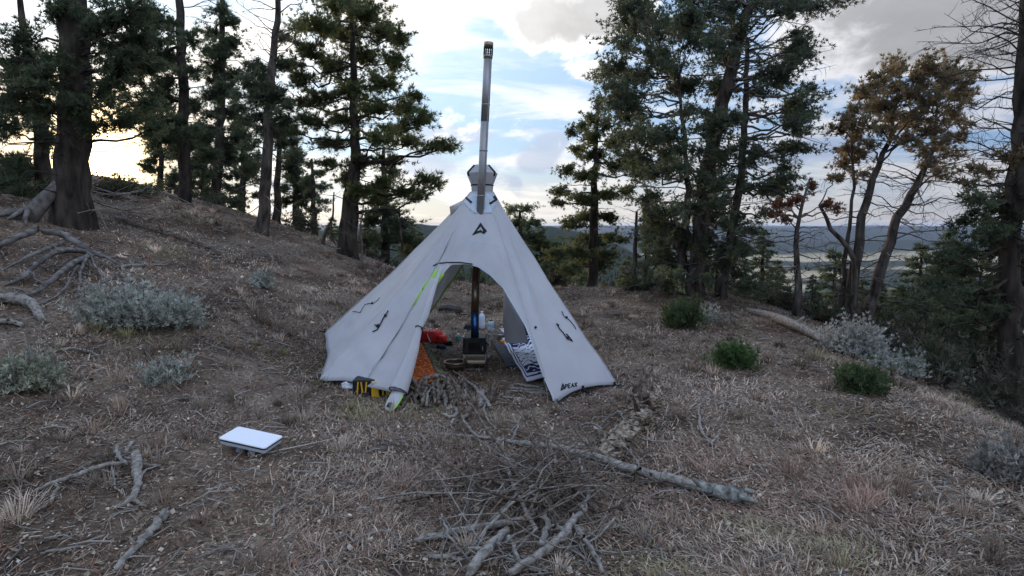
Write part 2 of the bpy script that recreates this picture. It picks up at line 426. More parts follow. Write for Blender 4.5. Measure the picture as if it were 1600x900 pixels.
    return o
ground_sheet()

# ------------------------------------------------------------------ air over the valley
def haze():
    b = MB(); b.box((0, 0, (22 - 260) / 2), (34000, 34000, 22 + 260))
    m = bpy.data.materials.new('haze'); m.use_nodes = True; nt = m.node_tree; nt.nodes.remove(nt.nodes['Principled BSDF'])
    v = nt.nodes.new('ShaderNodeVolumePrincipled'); v.inputs['Color'].default_value = (.55, .70, 1.0, 1); v.inputs['Density'].default_value = 4e-5; v.inputs['Anisotropy'].default_value = .1
    nt.links.new(v.outputs[0], nt.nodes['Material Output'].inputs['Volume'])
    o = b.build('haze', m, smooth=False); tag(o, 'thin bluish air over the far valley', 'haze', kind='stuff')
haze()
# ------------------------------------------------------------------ the tent
MT['fabric'] = mat('pale_tent_fabric', (.59, .575, .575), (.66, .645, .64), rough=.6, scale=2.2, bump=.022, bscale=3.2, trans=.36, spec=.25)
MT['patch'] = mat('heatproof_patch', (.46, .52, .58), (.52, .58, .63), rough=.7, scale=12)
MT['lime'] = mat('lime_trim', (.30, .62, .06), rough=.5)
MT['cord'] = mat('dark_cord', (.018, .02, .026), rough=.8)

TC = G(742, 580)                                    # stove stands here
APEX = P(753, 300, 6.72)
RING = .13
_corner = [G(606, 630), G(866, 633), G(964, 603)]
_corner += [TC + Vector((1.30, .62, 0)), TC + Vector((.62, 1.46, 0)), TC + Vector((-.72, 1.50, 0)), G(507, 521), G(499, 596)]
for c in _corner: c.z = H(c.x, c.y)
LIFT = [.045, .03, .03, .02, .02, .02, .0, .02]     # hem clear of the ground at each corner

def base_pt(t):
    t = t % 8; i = int(t); f = t - i
    a, b = _corner[i], _corner[(i + 1) % 8]
    p = a.lerp(b, f)
    # hem pulls in a little between the pegs
    inw = (TC - p); inw.z = 0; inw.normalize()
    p = p + inw * (.05 * 4 * f * (1 - f))
    lift = LIFT[i] * (1 - f) + LIFT[(i + 1) % 8] * f + .05 * 4 * f * (1 - f)
    if i == 7: lift += .015 * 4 * f * (1 - f)
    zl = a.z + (b.z - a.z) * f
    p.z = max(H(p.x, p.y) + .015, zl + lift - .03)
    return p

SAG = [.02, .0, .015, .02, .03, .03, .06, .085]
def shell(t, v):
    B = base_pt(t); tt = t % 8; i = int(tt); f = tt - i
    hd = B - APEX; hd.z = 0; hd.normalize()
    top = APEX + hd * RING
    p = top.lerp(B, v)
    sag = SAG[i] * (1 - f) + SAG[(i + 1) % 8] * f
    sag += .035 * 4 * f * (1 - f) * min(1, v * 1.6)                 # cloth between the ridges
    w = math.sin(PI * min(1, v)) 
    p = p - hd * (sag * w)
    q = .013 * (math.sin(9 * t + 5 * v) * math.sin(3 * t + 2) + .6 * math.sin(23 * t + 17 * v * math.sin(t)))
    if 6.2 < t % 8 < 8 and v > .6: q += .03 * math.exp(-((v - .88) / .07) ** 2) * math.sin(60 * v + 5 * math.sin(3 * t)) * .6
    q += .020 * float(fbm(t * 4.1 + 40, v * 5.0, 77, 4)) * 2
    fr = abs(t - round(t)); q += .012 * math.exp(-fr * 5) * math.sin(34 * (t - round(t)) ) * v ** 3
    if v > .7: q += .03 * math.sin((v - .7) / .3 * PI) * float(fbm(t * 5, v * 9, 99, 3)) * 2
    return p + hd * (q * min(1, v * 3) * (1 - .5 * v))

def project(p):
    d = p - Vector((0, 0, CAMZ)); F = Vector((0, math.cos(PITCH), -math.sin(PITCH))); U = Vector((0, math.sin(PITCH), math.cos(PITCH)))
    z = d.dot(F)
    return 800 + FPX * d.x / z, 450 - FPX * d.dot(U) / z

# door outline, read off as (panel position, height) pairs
_grid = [(a, v) + project(shell(a, v)) for a in np.linspace(7.6, 9.1, 80) for v in np.linspace(.2, 1, 60)]
def invert(px, py, t0, t1):
    q = min(_grid, key=lambda g_: (g_[2] - px) ** 2 + (g_[3] - py) ** 2)
    return q[0], q[1]
_door_px = [(656, 478), (660, 455), (670, 433), (685, 418), (705, 413), (728, 413), (748, 419), (768, 431), (786, 449), (803, 476), (819, 509), (837, 553), (853, 598)]
_door = [(invert(x, y, 7.6, 9.1)) for x, y in _door_px]
_door.sort()
_door = [(_door[0][0] - .006, 1.0)] + [d for d in _door] + [(_door[-1][0] + .03, 1.0)]
DT = np.array([d[0] for d in _door]); DV = np.array([d[1] for d in _door])
for i in range(1, len(DT)):
    if DT[i] <= DT[i - 1]: DT[i] = DT[i - 1] + .004
D0, D1 = DT[0], DT[-1]
RT0, RT1 = 11.5, 13.2                              # rear door between the two back pegs, taller
def cut(t):
    """how far down the cloth reaches at panel position t (1 = hem)"""
    tt = t if t >= 7 else t + 8
    if D0 < tt < D1: return float(np.interp(tt, DT, DV))
    if RT0 < tt < RT1:
        s = (tt - (RT0 + RT1) / 2) / ((RT1 - RT0) / 2)
        return .30 + .70 * abs(s) ** 2.6
    return 1.0

def make_tent():
    root = empty('tent', TC, 'pale grey octagonal hot tent pitched on the bare hilltop, front door rolled open', 'tent')
    def cos_space(a, b, n): return [(a + b) / 2 - (b - a) / 2 * math.cos(PI * k / n) for k in range(n + 1)]
    ts = []
    ts += list(np.linspace(7, D0, 14))[:-1] + cos_space(D0, D1, 72) + list(np.linspace(D1, RT0, 52))[1:-1] + cos_space(RT0, RT1, 44) + list(np.linspace(RT1, 15, 34))[1:-1]
    nv = 44; n = len(ts)
    V = []
    for t in ts:
        vm = cut(t)
        for k in range(nv + 1): V.append(tuple(shell(t, vm * k / nv)))
    F = [[i * (nv + 1) + k, ((i + 1) % n) * (nv + 1) + k, ((i + 1) % n) * (nv + 1) + k + 1, i * (nv + 1) + k + 1] for i in range(n) for k in range(nv)]
    b = MB(); b.add(V, F); can = b.build('canopy', MT['fabric'], root)
    bvh = BVHTree.FromPolygons([Vector(v) for v in V], F)
    sol = can.modifiers.new('thickness', 'SOLIDIFY'); sol.thickness = .004; sol.offset = 0
    O = Vector((0, 0, CAMZ))
    def on(px, py, off=.006):
        d = ray(px, py).normalized(); hit = bvh.ray_cast(O, d)
        if hit[0] is None: return None
        nn = hit[1] if hit[1].dot(d) < 0 else -hit[1]
        return hit[0] + nn * off
    def ribbon(mb, pix, w, off=.006, sub=5):
        pts = []
        for a, c in zip(pix[:-1], pix[1:]):
            for k in range(sub): pts.append((a[0] + (c[0] - a[0]) * k / sub, a[1] + (c[1] - a[1]) * k / sub))
        pts.append(pix[-1]); rows = []
        for i, p in enumerate(pts):
            q0 = pts[max(0, i - 1)]; q1 = pts[min(len(pts) - 1, i + 1)]
            dx, dy = q1[0] - q0[0], q1[1] - q0[1]; l = math.hypot(dx, dy) or 1
            a = on(p[0] - dy / l * w / 2, p[1] + dx / l * w / 2, off); c = on(p[0] + dy / l * w / 2, p[1] - dx / l * w / 2, off)
            if a and c: rows.append((a, c))
        v = [tuple(q) for r_ in rows for q in r_]
        mb.add(v, [[2 * i, 2 * i + 1, 2 * i + 3, 2 * i + 2] for i in range(len(rows) - 1)])
    def cloth_strip(o):
        s = o.modifiers.new('thickness', 'SOLIDIFY'); s.thickness = .003; s.offset = 0
    # stove jack: a paler heatproof patch under the collar
    mb = MB(); rows = []
    for k in range(9):
        f = k / 8; y = 303 + 31 * f; xl = np.interp(f, [0, .45, 1], [737, 723, 741]); xr = np.interp(f, [0, .45, 1], [768, 777, 768])
        row = [on(xl + (xr - xl) * j / 8, y, .004) for j in range(9)]
        if all(row): rows.append(row)
    v = [tuple(q) for r_ in rows for q in r_]
    mb.add(v, [[i * 9 + j, i * 9 + j + 1, i * 9 + j + 10, i * 9 + j + 9] for i in range(len(rows) - 1) for j in range(8)])
    cloth_strip(mb.build('stove_jack', MT['patch'], root))
    mb = MB(); ribbon(mb, [(730, 302), (726, 307), (737, 317)], 3.2, .009); cloth_strip(mb.build('corner_mark', MT['black'], root))
    mb = MB(); ribbon(mb, [(771, 307), (775, 312), (765, 319)], 3.2, .009); cloth_strip(mb.build('corner_mark', MT['black'], root))
    # emblem: an open arrowhead with a notch in its base
    mb = MB(); out = [(750.6, 348), (761, 361.5), (756.5, 366), (751.5, 363.5), (748, 364), (737.5, 368.5)]
    inn = [(751.2, 354.0), (755.2, 361), (753.4, 362.2), (751.5, 359.3), (747.8, 361.0), (744.8, 361.5)]
    nsub = 4; vv = []; 
    ring_o = []; ring_i = []
    for i in range(6):
        for k in range(nsub):
            f = k / nsub
            ring_o.append(on(out[i][0] + (out[(i + 1) % 6][0] - out[i][0]) * f, out[i][1] + (out[(i + 1) % 6][1] - out[i][1]) * f))
            ring_i.append(on(inn[i][0] + (inn[(i + 1) % 6][0] - inn[i][0]) * f, inn[i][1] + (inn[(i + 1) % 6][1] - inn[i][1]) * f))
    m_ = len(ring_o); mb.add([tuple(q) for q in ring_o + ring_i], [[i, (i + 1) % m_, m_ + (i + 1) % m_, m_ + i] for i in range(m_)])
    cloth_strip(mb.build('emblem', MT['black'], root))
    # lettering by the right-hand hem
    mb = MB()
    def L(stroke, x0, w, h, base=(876.5, 610.0), slope=-.16):
        return [(base[0] + x0 + w * a, base[1] + slope * (x0 + w * a) - h * c) for a, c in stroke]
    ribbon(mb, L([(0, -.05), (.5, 1.0), (1, .1)], -.5, 5.5, 10), 1.7, .006, 3); ribbon(mb, L([(.25, .0), (.62, .3), (1, .1)], -.5, 5.5, 10), 1.5, .006, 3)
    letters = {'P': [[(0, 0), (0, 1)], [(0, 1), (.9, .85), (.8, .5), (0, .45)]], 'E': [[(0, 0), (0, 1)], [(0, 1), (.9, 1)], [(0, .5), (.75, .5)], [(0, 0), (.9, 0)]],
               'A': [[(0, 0), (.5, 1), (1, 0)], [(.2, .35), (.8, .35)]], 'X': [[(0, 0), (1, 1)], [(0, 1), (1, 0)]]}
    for k, ch in enumerate('PEAX'):
        for st in letters[ch]: ribbon(mb, L(st, 6.0 + k * 4.9, 3.7, 6.4, (876.5, 608.4)), 1.25, .006, 3)
    cloth_strip(mb.build('lettering', MT['black'], root))
    # collar round the apex
    mb = MB(); zs = [(301, 18), (290, 18.5), (289, 18.5), (271, 26), (258, 13), (258, 10), (270, 22), (288, 15)]
    sc = 6.72 / FPX
    prof = [(r_ * sc, P(753, y, 6.74).z) for y, r_ in zs]
    col = MB(); cxy = P(753, 280, 6.74)
    ang = [R(a) for a in (-38, 22, 90, 158, 218, 270)]
    vv = [(cxy.x + r_ * math.cos(a), cxy.y + r_ * math.sin(a), z) for r_, z in prof for a in ang]
    n6 = len(ang); col.add(vv, [[i * n6 + j, i * n6 + (j + 1) % n6, (i + 1) * n6 + (j + 1) % n6, (i + 1) * n6 + j] for i in range(len(prof) - 1) for j in range(n6)])
    co = col.build('collar', MT['fabric'], root, smooth=False)
    def cring(y, r_, j, k, f): 
        z = P(753, y, 6.74).z; a = Vector((cxy.x + r_ * sc * math.cos(ang[j]), cxy.y + r_ * sc * math.sin(ang[j]), z)); c = Vector((cxy.x + r_ * sc * math.cos(ang[k]), cxy.y + r_ * sc * math.sin(ang[k]), z))
        return a.lerp(c, f)
    for j in (4, 0):
        m1 = MB(); m1.tube([cring(259, 14, j, j, 0), cring(271, 26.4, j, j, 0), cring(276, 24.6, j, j, 0)], .011, 5); m1.build('edge_binding', MT['black'], co)
    m1 = MB(); m1.tube([cring(289.5, 18.9, j % n6, (j + 1) % n6, 0) for j in (3, 4, 5, 0, 1)], .007, 5); m1.build('waist_binding', MT['black'], co)
    # vent hood on the left shoulder
    mb = MB(); q0, q1, q2 = shell(14.3, .05), shell(14.3, .15), shell(14.9, .08); q3 = q0.lerp(q1, .6) + Vector((-.07, 0, .03))
    mb.add([tuple(q) for q in (q0, q1, q2, q3)], [[0, 3, 1], [1, 3, 2], [0, 2, 3]])
    cloth_strip(mb.build('vent_flap', MT['fabric'], root))
    # guy lines left knotted against the cloth
    def line(pix, r_=.0035, lump=None):
        pts = [on(x, y, .01) for x, y in pix]; pts = [p for p in pts if p]
        if len(pts) < 2: return
        m_ = MB(); m_.tube(pts, r_, 5)
        o = m_.build('guy_line', MT['cord'], root)
        for (x, y, rr_) in (lump or []):
            p = on(x, y, .014)
            if p:
                k = MB(); k.lathe(p, [(.0, -rr_), (rr_ * .8, -rr_ * .5), (rr_, 0), (rr_ * .7, rr_ * .6), (0, rr_)], 8); k.build('toggle', MT['cord'], o)
    line([(552, 487), (558, 488), (564, 489), (567, 483), (571, 477), (577, 475), (584, 475), (590, 471), (594, 466)], .004, [(583, 475, .014)])
    line([(583, 519), (590, 516), (594, 509), (586, 508), (592, 514), (595, 507), (600, 497), (603, 493), (607, 486)], .006, [(603, 494, .016), (592, 510, .02)])
    line([(869, 506), (874, 515), (879, 520), (883, 526), (888, 531), (894, 534), (890, 529), (884, 522)], .0055, [(886, 529, .018), (871, 509, .012)])
    line([(877, 487), (880, 494), (886, 498), (891, 503), (896, 509), (899, 515)], .004, [(884, 497, .014)])
    line([(902, 502), (905, 507), (908, 511)], .007, [(904, 507, .02)])
    line([(835, 511), (836, 514)], .006, [(835.5, 512.5, .014)])
    for pix in ([(648, 402), (672, 391), (700, 383), (728, 379), (756, 380), (782, 387), (806, 400)], [(818, 420), (823, 450), (828, 480)], [(829, 425), (845, 462), (862, 497)]):
        m_ = MB(); ribbon(m_, pix, .9, .003, 8); m_.build('seam', MT['patch'], root)
    for tt in (7.0, 9.0, 10.0, 14.0):
        m_ = MB(); m_.tube([shell(tt, v_) for v_ in np.linspace(.04, .99, 40)], .0045, 4, cap=False); m_.build('ridge_seam', MT['fabric'], root)
    # black tape along the top of the door, dark hem along the right hand panel, peg loops
    m_ = MB(); ribbon(m_, [(677, 416), (684, 412), (700, 410.5), (720, 410.5), (738, 413)], 1.6, .006, 6); cloth_strip(m_.build('door_binding', MT['black'], root))
    def edge(ts_, dv, r_, name, mt):
        pts = [shell(t, max(.05, cut(t) * (1 + dv))) for t in ts_]; m2 = MB(); m2.tube(pts, r_, 5); return m2.build(name, mt, root)
    kk = [D0 + (D1 - D0) * (.5 - .5 * math.cos(PI * f)) for f in np.linspace(.035, .36, 30)]
    edge(kk, .004, .014, 'door_trim', MT['lime'])
    kk = [D0 + (D1 - D0) * (.5 - .5 * math.cos(PI * f)) for f in np.linspace(.55, .97, 30)]
    edge(kk, .0, .006, 'door_hem', MT['patch'])
    kk = [RT0 + (RT1 - RT0) * (.5 - .5 * math.cos(PI * f)) for f in np.linspace(.02, .98, 50)]
    edge(kk, .0, .012, 'rear_door_trim', MT['lime'])
    edge(np.linspace(D1 + .02, 10.0, 24), 0, .008, 'hem', MT['cord'])
    edge(np.linspace(6, D0 + 0 - .03 if False else 7.0, 20), 0, .006, 'hem', MT['cord'])
    edge(np.linspace(7.0, D0 - .02, 14), 0, .007, 'hem', MT['cord'])
    for t in (9.04, 9.5, 9.97, 14.98, 14.0):
        q = shell(t, 1.0); hd = q - TC; hd.z = 0; hd.normalize(); m_ = MB()
        g = Vector((q.x, q.y, 0)) + hd * .09; g.z = H(g.x, g.y)
        m_.tube([q + Vector((0, 0, .03)), q + Vector((0, 0, -.005)) + hd * .01, g + Vector((0, 0, .015))], [.012, .013, .006], 6); lo = m_.build('peg_loop', MT['black'], root)
        m_ = MB(); m_.tube([g + Vector((0, 0, .035)) - hd * .008, g - Vector((0, 0, .10)) - hd * .03], [.005, .004], 6); m_.build('peg', MT['steel'], lo)
    # rolled front door hanging from the left door edge, its tail end loose on the ground
    path = [P(690, 417, 6.0), P(677, 452, 5.82), P(664, 493, 5.62), P(655, 512, 5.52), P(645, 548, 5.38), P(634, 580, 5.26), P(622, 611, 5.15)]
    rad = [.012, .024, .036, .030, .050, .066, .080]
    fine = []; fr = []
    for i in range(len(path) - 1):
        for k in range(6):
            f = k / 6; fine.append(path[i].lerp(path[i + 1], f)); fr.append(rad[i] + (rad[i + 1] - rad[i]) * f)
    fine.append(path[-1]); fr.append(rad[-1])
    m_ = MB(); m_.tube(fine, fr, 22, cap=False, rough=.035, seed=4); rl = m_.build('rolled_door', MT['fabric'], root)
    m_ = MB(); m_.tube([fine[-1] + (fine[-2] - fine[-1]) * .4, fine[-1]], [fr[-1] * .72, fr[-1] * .72], 18, cap=False); m_.tube([fine[-1] + (fine[-2] - fine[-1]) * .4, fine[-1]], [fr[-1] * .45, fr[-1] * .42], 14, cap=True); m_.build('inner_roll', MT['fabric'], rl)
    end = []; c = path[-1]; d_ = (path[-1] - path[-2]).normalized(); a_ = d_.cross(Vector((0, 0, 1))).normalized(); b_ = d_.cross(a_)
    m_ = MB(); m_.tube([c + (a_ * math.cos(q) + b_ * math.sin(q)) * .081 for q in np.linspace(0, 2 * PI, 24)], .005, 5, cap=False); m_.build('roll_edge', MT['cord'], rl)
    m_ = MB(); p3 = path[3]; m_.tube([p3 + (a_ * math.cos(q) + b_ * math.sin(q)) * .034 for q in np.linspace(0, 2 * PI, 20)], .006, 5, cap=False); m_.tube([p3 + Vector((.02, -.03, 0)), p3 + Vector((.05, -.03, -.05))], .005, 5); m_.build('tie', MT['cord'], rl)
    # the strip of cloth between the left wall and the roll
    zz = [p.z for p in fine][::-1]; V = []; v0 = float(DV[1]); nr = 30; zlo = fine[-1].z
    for i in range(nr + 1):
        v_ = v0 + (1.0 - v0) * i / nr; a0 = shell(D0, v_)
        q = Vector([float(np.interp(max(a0.z, zlo), zz, [p[k_] for p in fine][::-1])) for k_ in range(3)])
        if a0.z < zlo: q.z = max(a0.z, zlo - .06)
        for j in range(7): V.append(tuple(a0.lerp(q, j / 6)))
    m_ = MB(); m_.add(V, [[i * 7 + j, i * 7 + j + 1, (i + 1) * 7 + j + 1, (i + 1) * 7 + j] for i in range(nr) for j in range(6)]); cloth_strip(m_.build('door_panel', MT['fabric'], root))
    # tail: a tongue of cloth with lime piping
    tip = G(606, 648) + Vector((0, 0, .03)); n_ = 12; v = []; eL = []; eR = []
    for i in range(n_ + 1):
        f = i / n_; cpt = (path[-1] - Vector((0, 0, .01))).lerp(tip, f); wd = .066 * (1 - .1 * f) * math.sqrt(max(.03, 1 - f ** 5))
        for j in range(9):
            q = -1 + j / 4; v.append(tuple(cpt + a_ * (wd * q) + Vector((0, -.02, .02)) * (1 - q * q) * (1 - .3 * f)))
        eL.append(cpt - a_ * wd); eR.append(cpt + a_ * wd)
    m_ = MB(); m_.add(v, [[i * 9 + j, i * 9 + j + 1, i * 9 + j + 10, i * 9 + j + 9] for i in range(n_) for j in range(8)]); tl = m_.build('door_tail', MT['fabric'], rl)
    cloth_strip(tl)
    rightside = eL if eL[6].x > eR[6].x else eR
    m_ = MB(); m_.tube(rightside[2:] + [tip], .007, 5); m_.build('piping', MT['lime'], tl)
    k = n_ - 3; cpt = path[-1].lerp(tip, .80); m_ = MB(); yd = (tip - path[-1]).normalized()
    m_.add([tuple(cpt + a_ * sx * .018 + yd * sy * .035 + Vector((0, -.026, .026)) ) for sx, sy in ((-1, -1), (1, -1), (1, 1), (-1, 1))], [[0, 1, 2, 3]]); cloth_strip(m_.build('toggle_slot', MT['black'], tl))
    return root
make_tent()

# ------------------------------------------------------------------ stove with its long flue
MT['stove'] = mat('sooty_steel', (.012, .013, .012), (.035, .037, .034), rough=.62, metal=.6, scale=14)
MT['blued'] = mat('heat_blued_steel', (.03, .10, .28), (.05, .13, .30), rough=.3, metal=.9, scale=6)
MT['bronzed'] = mat('heat_bronzed_steel', (.20, .14, .09), (.30, .24, .18), rough=.35, metal=.9, scale=6, stretch=(1, 1, .3))
MT['glass_dark'] = mat('sooty_glass', (.012, .011, .01), rough=.12, spec=.5)
def make_stove():
    SY = 6.42
    g = P(742, 584, SY); g.z = H(g.x, g.y)
    root = empty('wood_stove', g, 'small dark camp stove under the tent with a tall silver chimney pipe', 'stove')
    zt = P(742, 527, SY).z; zb = P(742, 553, SY).z
    w = .245; dp = .30; cx, cy_ = g.x, g.y + .1
    b = MB(); b.box((cx, cy_, (zt + zb) / 2), (w, dp, zt - zb)); o = b.build('firebox', MT['stove'], root, False)
    bv = o.modifiers.new('b', 'BEVEL'); bv.width = .012; bv.segments = 2
    b = MB(); b.box((cx, cy_ - dp / 2 - .006, (zt + zb) / 2), (w * .84, .012, (zt - zb) * .78)); dr = b.build('door', MT['stove'], root, False)
    b = MB(); b.box((cx, cy_ - dp / 2 - .014, (zt + zb) / 2 + .01), (w * .5, .006, (zt - zb) * .4)); b.build('window', MT['glass_dark'], dr, False)
    b = MB(); b.tube([(cx + w * .36, cy_ - dp / 2 - .012, (zt + zb) / 2), (cx + w * .36, cy_ - dp / 2 - .05, (zt + zb) / 2), (cx + w * .36, cy_ - dp / 2 - .055, (zt + zb) / 2 - .04)], .006, 6); b.build('handle', MT['steel'], dr)
    for s in (-1, 1):
        b = MB(); rot = Matrix.Rotation(s * R(52), 4, 'Y')
        b.box((cx + s * (w / 2 + .018), cy_ - .02, zt - .045), (.105, dp * .8, .006), rot); b.build('side_shelf', MT['steel'], root, False)
        b = MB(); x = cx + s * w * .47
        b.tube([(x, cy_ - dp * .45, zb), (x, cy_ - dp * .45, g.z + .01)], .009, 6); b.build('leg', MT['steel'], root)
        b = MB(); b.tube([(x, cy_ + dp * .45, zb), (x, cy_ + dp * .45, g.z + .01)], .009, 6); b.build('leg', MT['steel'], root)
    for y_ in (-.45, .45):
        b = MB(); b.tube([(cx - w * .47, cy_ + dp * y_, g.z + .012), (cx + w * .47, cy_ + dp * y_, g.z + .012)], .007, 6); b.build('foot_rail', MT['steel'], root)
    b = MB(); b.box((cx, cy_ - .02, zb - .045), (w * .92, dp * .9, .03)); b.box((cx, cy_ - .02, zb - .10), (w * .86, dp * .8, .006)); b.build('ash_tray', MT['bronzed'], root, False)
    # flue: three visible lengths
    pts = [(742, 530), (742, 488), (743.5, 440), (752, 306), (757.5, 190), (763.6, 66)]
    q = [P(x, y, SY + .03) for x, y in pts]; r_ = .043
    b = MB(); b.tube([q[0], q[1]], r_, 24); pipe = b.build('flue_base', MT['blued'], root)
    b = MB(); b.tube([q[1], q[2]], r_ * .985, 24); b.build('flue_section', MT['bronzed'], root)
    b = MB(); b.tube([q[2], q[3].lerp(q[2], .25)], r_ * .97, 24); b.build('flue_section', MT['bronzed'], root)
    b = MB(); b.tube([q[3].lerp(q[2], .25), q[4]], r_ * .965, 24); b.build('flue_section', MT['steel'], root)
    tp = q[4].lerp(q[5], .80)
    b = MB(); b.tube([q[4], tp], r_ * .985, 24); u = b.build('flue_section', MT['steel'], root)
    # folded seam along the rolled sheet, clamp rings
    b = MB(); b.tube([p + Vector((.030, -.030, 0)) for p in (q[2], q[3], q[4], tp)], .0045, 5); b.build('flue_seam', MT['steel'], root)
    for f in np.linspace(0, 1, 4):
        p = q[3].lerp(tp, f); b = MB(); b.tube([p - Vector((0, 0, .006)), p + Vector((0, 0, .006))], r_ * 1.04, 24); b.build('flue_ring', MT['steel'], root)
    # spark arrestor: bars round an open cage and a cap
    ax = (q[5] - tp); ln = ax.length; ax.normalize(); a = ax.cross(Vector((0, 1, 0))).normalized(); c = ax.cross(a)
    b = MB(); b.tube([tp, tp + ax * ln * .16], r_ * 1.1, 20); sa = b.build('spark_arrestor', MT['bronzed'], root)
    b = MB(); b.tube([tp + ax * ln * .66, tp + ax * ln * .98, tp + ax * ln], [r_ * 1.12, r_ * 1.12, r_ * .9], 20); b.build('cap', MT['bronzed'], sa)
    for k in range(12):
        an = k * PI / 6; o_ = (a * math.cos(an) + c * math.sin(an)) * r_ * 1.02
        b = MB(); b.tube([tp + ax * ln * .14 + o_, tp + ax * ln * .68 + o_], .0055, 5); b.build('cage_bar', MT['stove'], sa)
    b = MB(); b.tube([tp + ax * ln * .38 + ax * (-.004), tp + ax * ln * .38 + ax * .004], r_ * 1.06, 20, cap=False); b.build('cage_ring', MT['stove'], sa)
make_stove()

# ------------------------------------------------------------------ bedding and gear inside the tent
def sheet(name, corners_px, mt, thick, nu=16, nv=16, lump=.012, seed=1, parent=None, lift=.0):
    """a blanket or mat lying on the ground, four corners given"""
    c = [G(*p) for p in corners_px]; V = []
    rg = np.random.default_rng(seed)
    for i in range(nv + 1):
        for j in range(nu + 1):
            u = j / nu; v = i / nv
            p = c[0] * (1 - u) * (1 - v) + c[1] * u * (1 - v) + c[2] * u * v + c[3] * (1 - u) * v
            z = H(p.x, p.y) + lift + thick + lump * (1 + 2 * float(fbm(p.x * 6, p.y * 6, seed, 2)))
            V.append((p.x, p.y, z))
    b = MB(); b.add(V, [[i * (nu + 1) + j, i * (nu + 1) + j + 1, (i + 1) * (nu + 1) + j + 1, (i + 1) * (nu + 1) + j] for i in range(nv) for j in range(nu)])
    o = b.build(name, mt, parent, org=None if parent else c[0])
    uv = o.data.uv_layers.new(name='UVMap')
    for lp in o.data.loops:
        k = lp.vertex_index; uv.data[lp.index].uv = ((k % (nu + 1)) / nu, (k // (nu + 1)) / nv)
    s = o.modifiers.new('thickness', 'SOLIDIFY'); s.thickness = thick; s.offset = -1
    return o, c

def uv_mat(name, build):
    m = bpy.data.materials.new(name); m.use_nodes = True; nt = m.node_tree; b = nt.nodes['Principled BSDF']; b.inputs['Roughness'].default_value = .9; b.inputs['Specular IOR Level'].default_value = .1
    uv = nt.nodes.new('ShaderNodeUVMap').outputs[0]
    nt.links.new(build(nt, uv), b.inputs['Base Color']); return m

def bandana(nt, uv):
    N = nt.nodes; L = nt.links
    def M(op, a, b=0.0):
        n = N.new('ShaderNodeMath'); n.operation = op
        for i, v in enumerate((a, b)):
            if isinstance(v, (int, float)): n.inputs[i].default_value = v
            else: L.new(v, n.inputs[i])
        return n.outputs[0]
    s = N.new('ShaderNodeSeparateXYZ'); L.new(uv, s.inputs[0]); u, v = s.outputs[0], s.outputs[1]
    ed = M('MINIMUM', M('MINIMUM', u, M('SUBTRACT', 1.0, u)), M('MINIMUM', v, M('SUBTRACT', 1.0, v)))
    def band(a, b_): return M('MULTIPLY', M('GREATER_THAN', ed, a), M('LESS_THAN', ed, b_))
    nz = N.new('ShaderNodeTexNoise'); L.new(uv, nz.inputs['Vector']); nz.inputs['Scale'].default_value = 6; nz.inputs['Detail'].default_value = 3; nz.inputs['Distortion'].default_value = 2.2
    wv = N.new('ShaderNodeTexWave'); wv.wave_type = 'RINGS'; L.new(uv, wv.inputs['Vector']); wv.inputs['Scale'].default_value = 4.5; wv.inputs['Distortion'].default_value = 9; wv.inputs['Detail'].default_value = 2
    big = M('MULTIPLY', M('GREATER_THAN', v, .34), M('LESS_THAN', v, .74))
    pat = M('GREATER_THAN', M('ADD', M('MULTIPLY', wv.outputs['Fac'], .55), M('MULTIPLY', nz.outputs['Fac'], .6)), M('SUBTRACT', .74, M('MULTIPLY', big, .40)))
    inner = M('MULTIPLY', pat, M('GREATER_THAN', ed, .14))
    white = M('MAXIMUM', M('MAXIMUM', M('LESS_THAN', ed, .045), band(.075, .115)), inner)
    mx = N.new('ShaderNodeMix'); mx.data_type = 'RGBA'; L.new(white, mx.inputs[0]); mx.inputs[6].default_value = (.018, .022, .075, 1); mx.inputs[7].default_value = (.66, .66, .72, 1)
    return mx.outputs[2]
o, c = sheet('patterned_blanket', [(784, 533), (828, 518), (874, 592), (823, 603)], uv_mat('navy_white_print', bandana), .012, 24, 30, .016, 5, lift=.012)
tag(o, 'navy and white patterned blanket spread on the ground inside the tent', 'blanket')
o2, c2 = sheet('rumpled_blanket', [(780, 524), (824, 516), (829, 526), (790, 534)], uv_mat('navy_white_print_fold', bandana), .02, 18, 14, .05, 9, lift=.03)
tag(o2, 'dark navy blanket end bunched up behind the patterned blanket', 'blanket')
MT['foam'] = mat('dark_foam', (.035, .04, .05), (.055, .06, .07), rough=.9, scale=20, bump=.006, bscale=30)
o, c = sheet('sleeping_mat', [(771, 540), (800, 534), (818, 574), (792, 577)], MT['foam'], .012, 10, 16, .006, 3)
tag(o, 'dark ridged foam sleeping mat beside the patterned blanket', 'sleeping mat')
MT['orange'] = mat('orange_weave', (.36, .045, .012), (.88, .36, .14), ramp=(.40, .62), c3=(.66, .14, .035), rough=.95, scale=42, bump=.008, bscale=90, spec=.05)
o, c = sheet('orange_rug', [(630, 556), (658, 541), (686, 600), (640, 612)], MT['orange'], .02, 16, 24, .012, 8)
tag(o, 'orange woven rug just inside the tent doorway on the left', 'rug')
MT['fringe'] = mat('olive_fringe', (.12, .12, .07), (.33, .32, .22), rough=.95, scale=60, bump=.008, bscale=80)
b = MB(); rg = np.random.default_rng(4)
A_, B_ = G(659, 540), G(688, 600)
for k in range(90):
    f = k / 89; p = A_.lerp(B_, f) + Vector((rg.uniform(-.02, .02), rg.uniform(-.02, .02), .03)); q = p + Vector((rg.uniform(.05, .1), rg.uniform(-.05, .04), 0)); q.z = H(q.x, q.y) + .012
    b.tube([p, (p + q) / 2 + Vector((0, 0, .018)), q], [.009, .008, .004], 5)
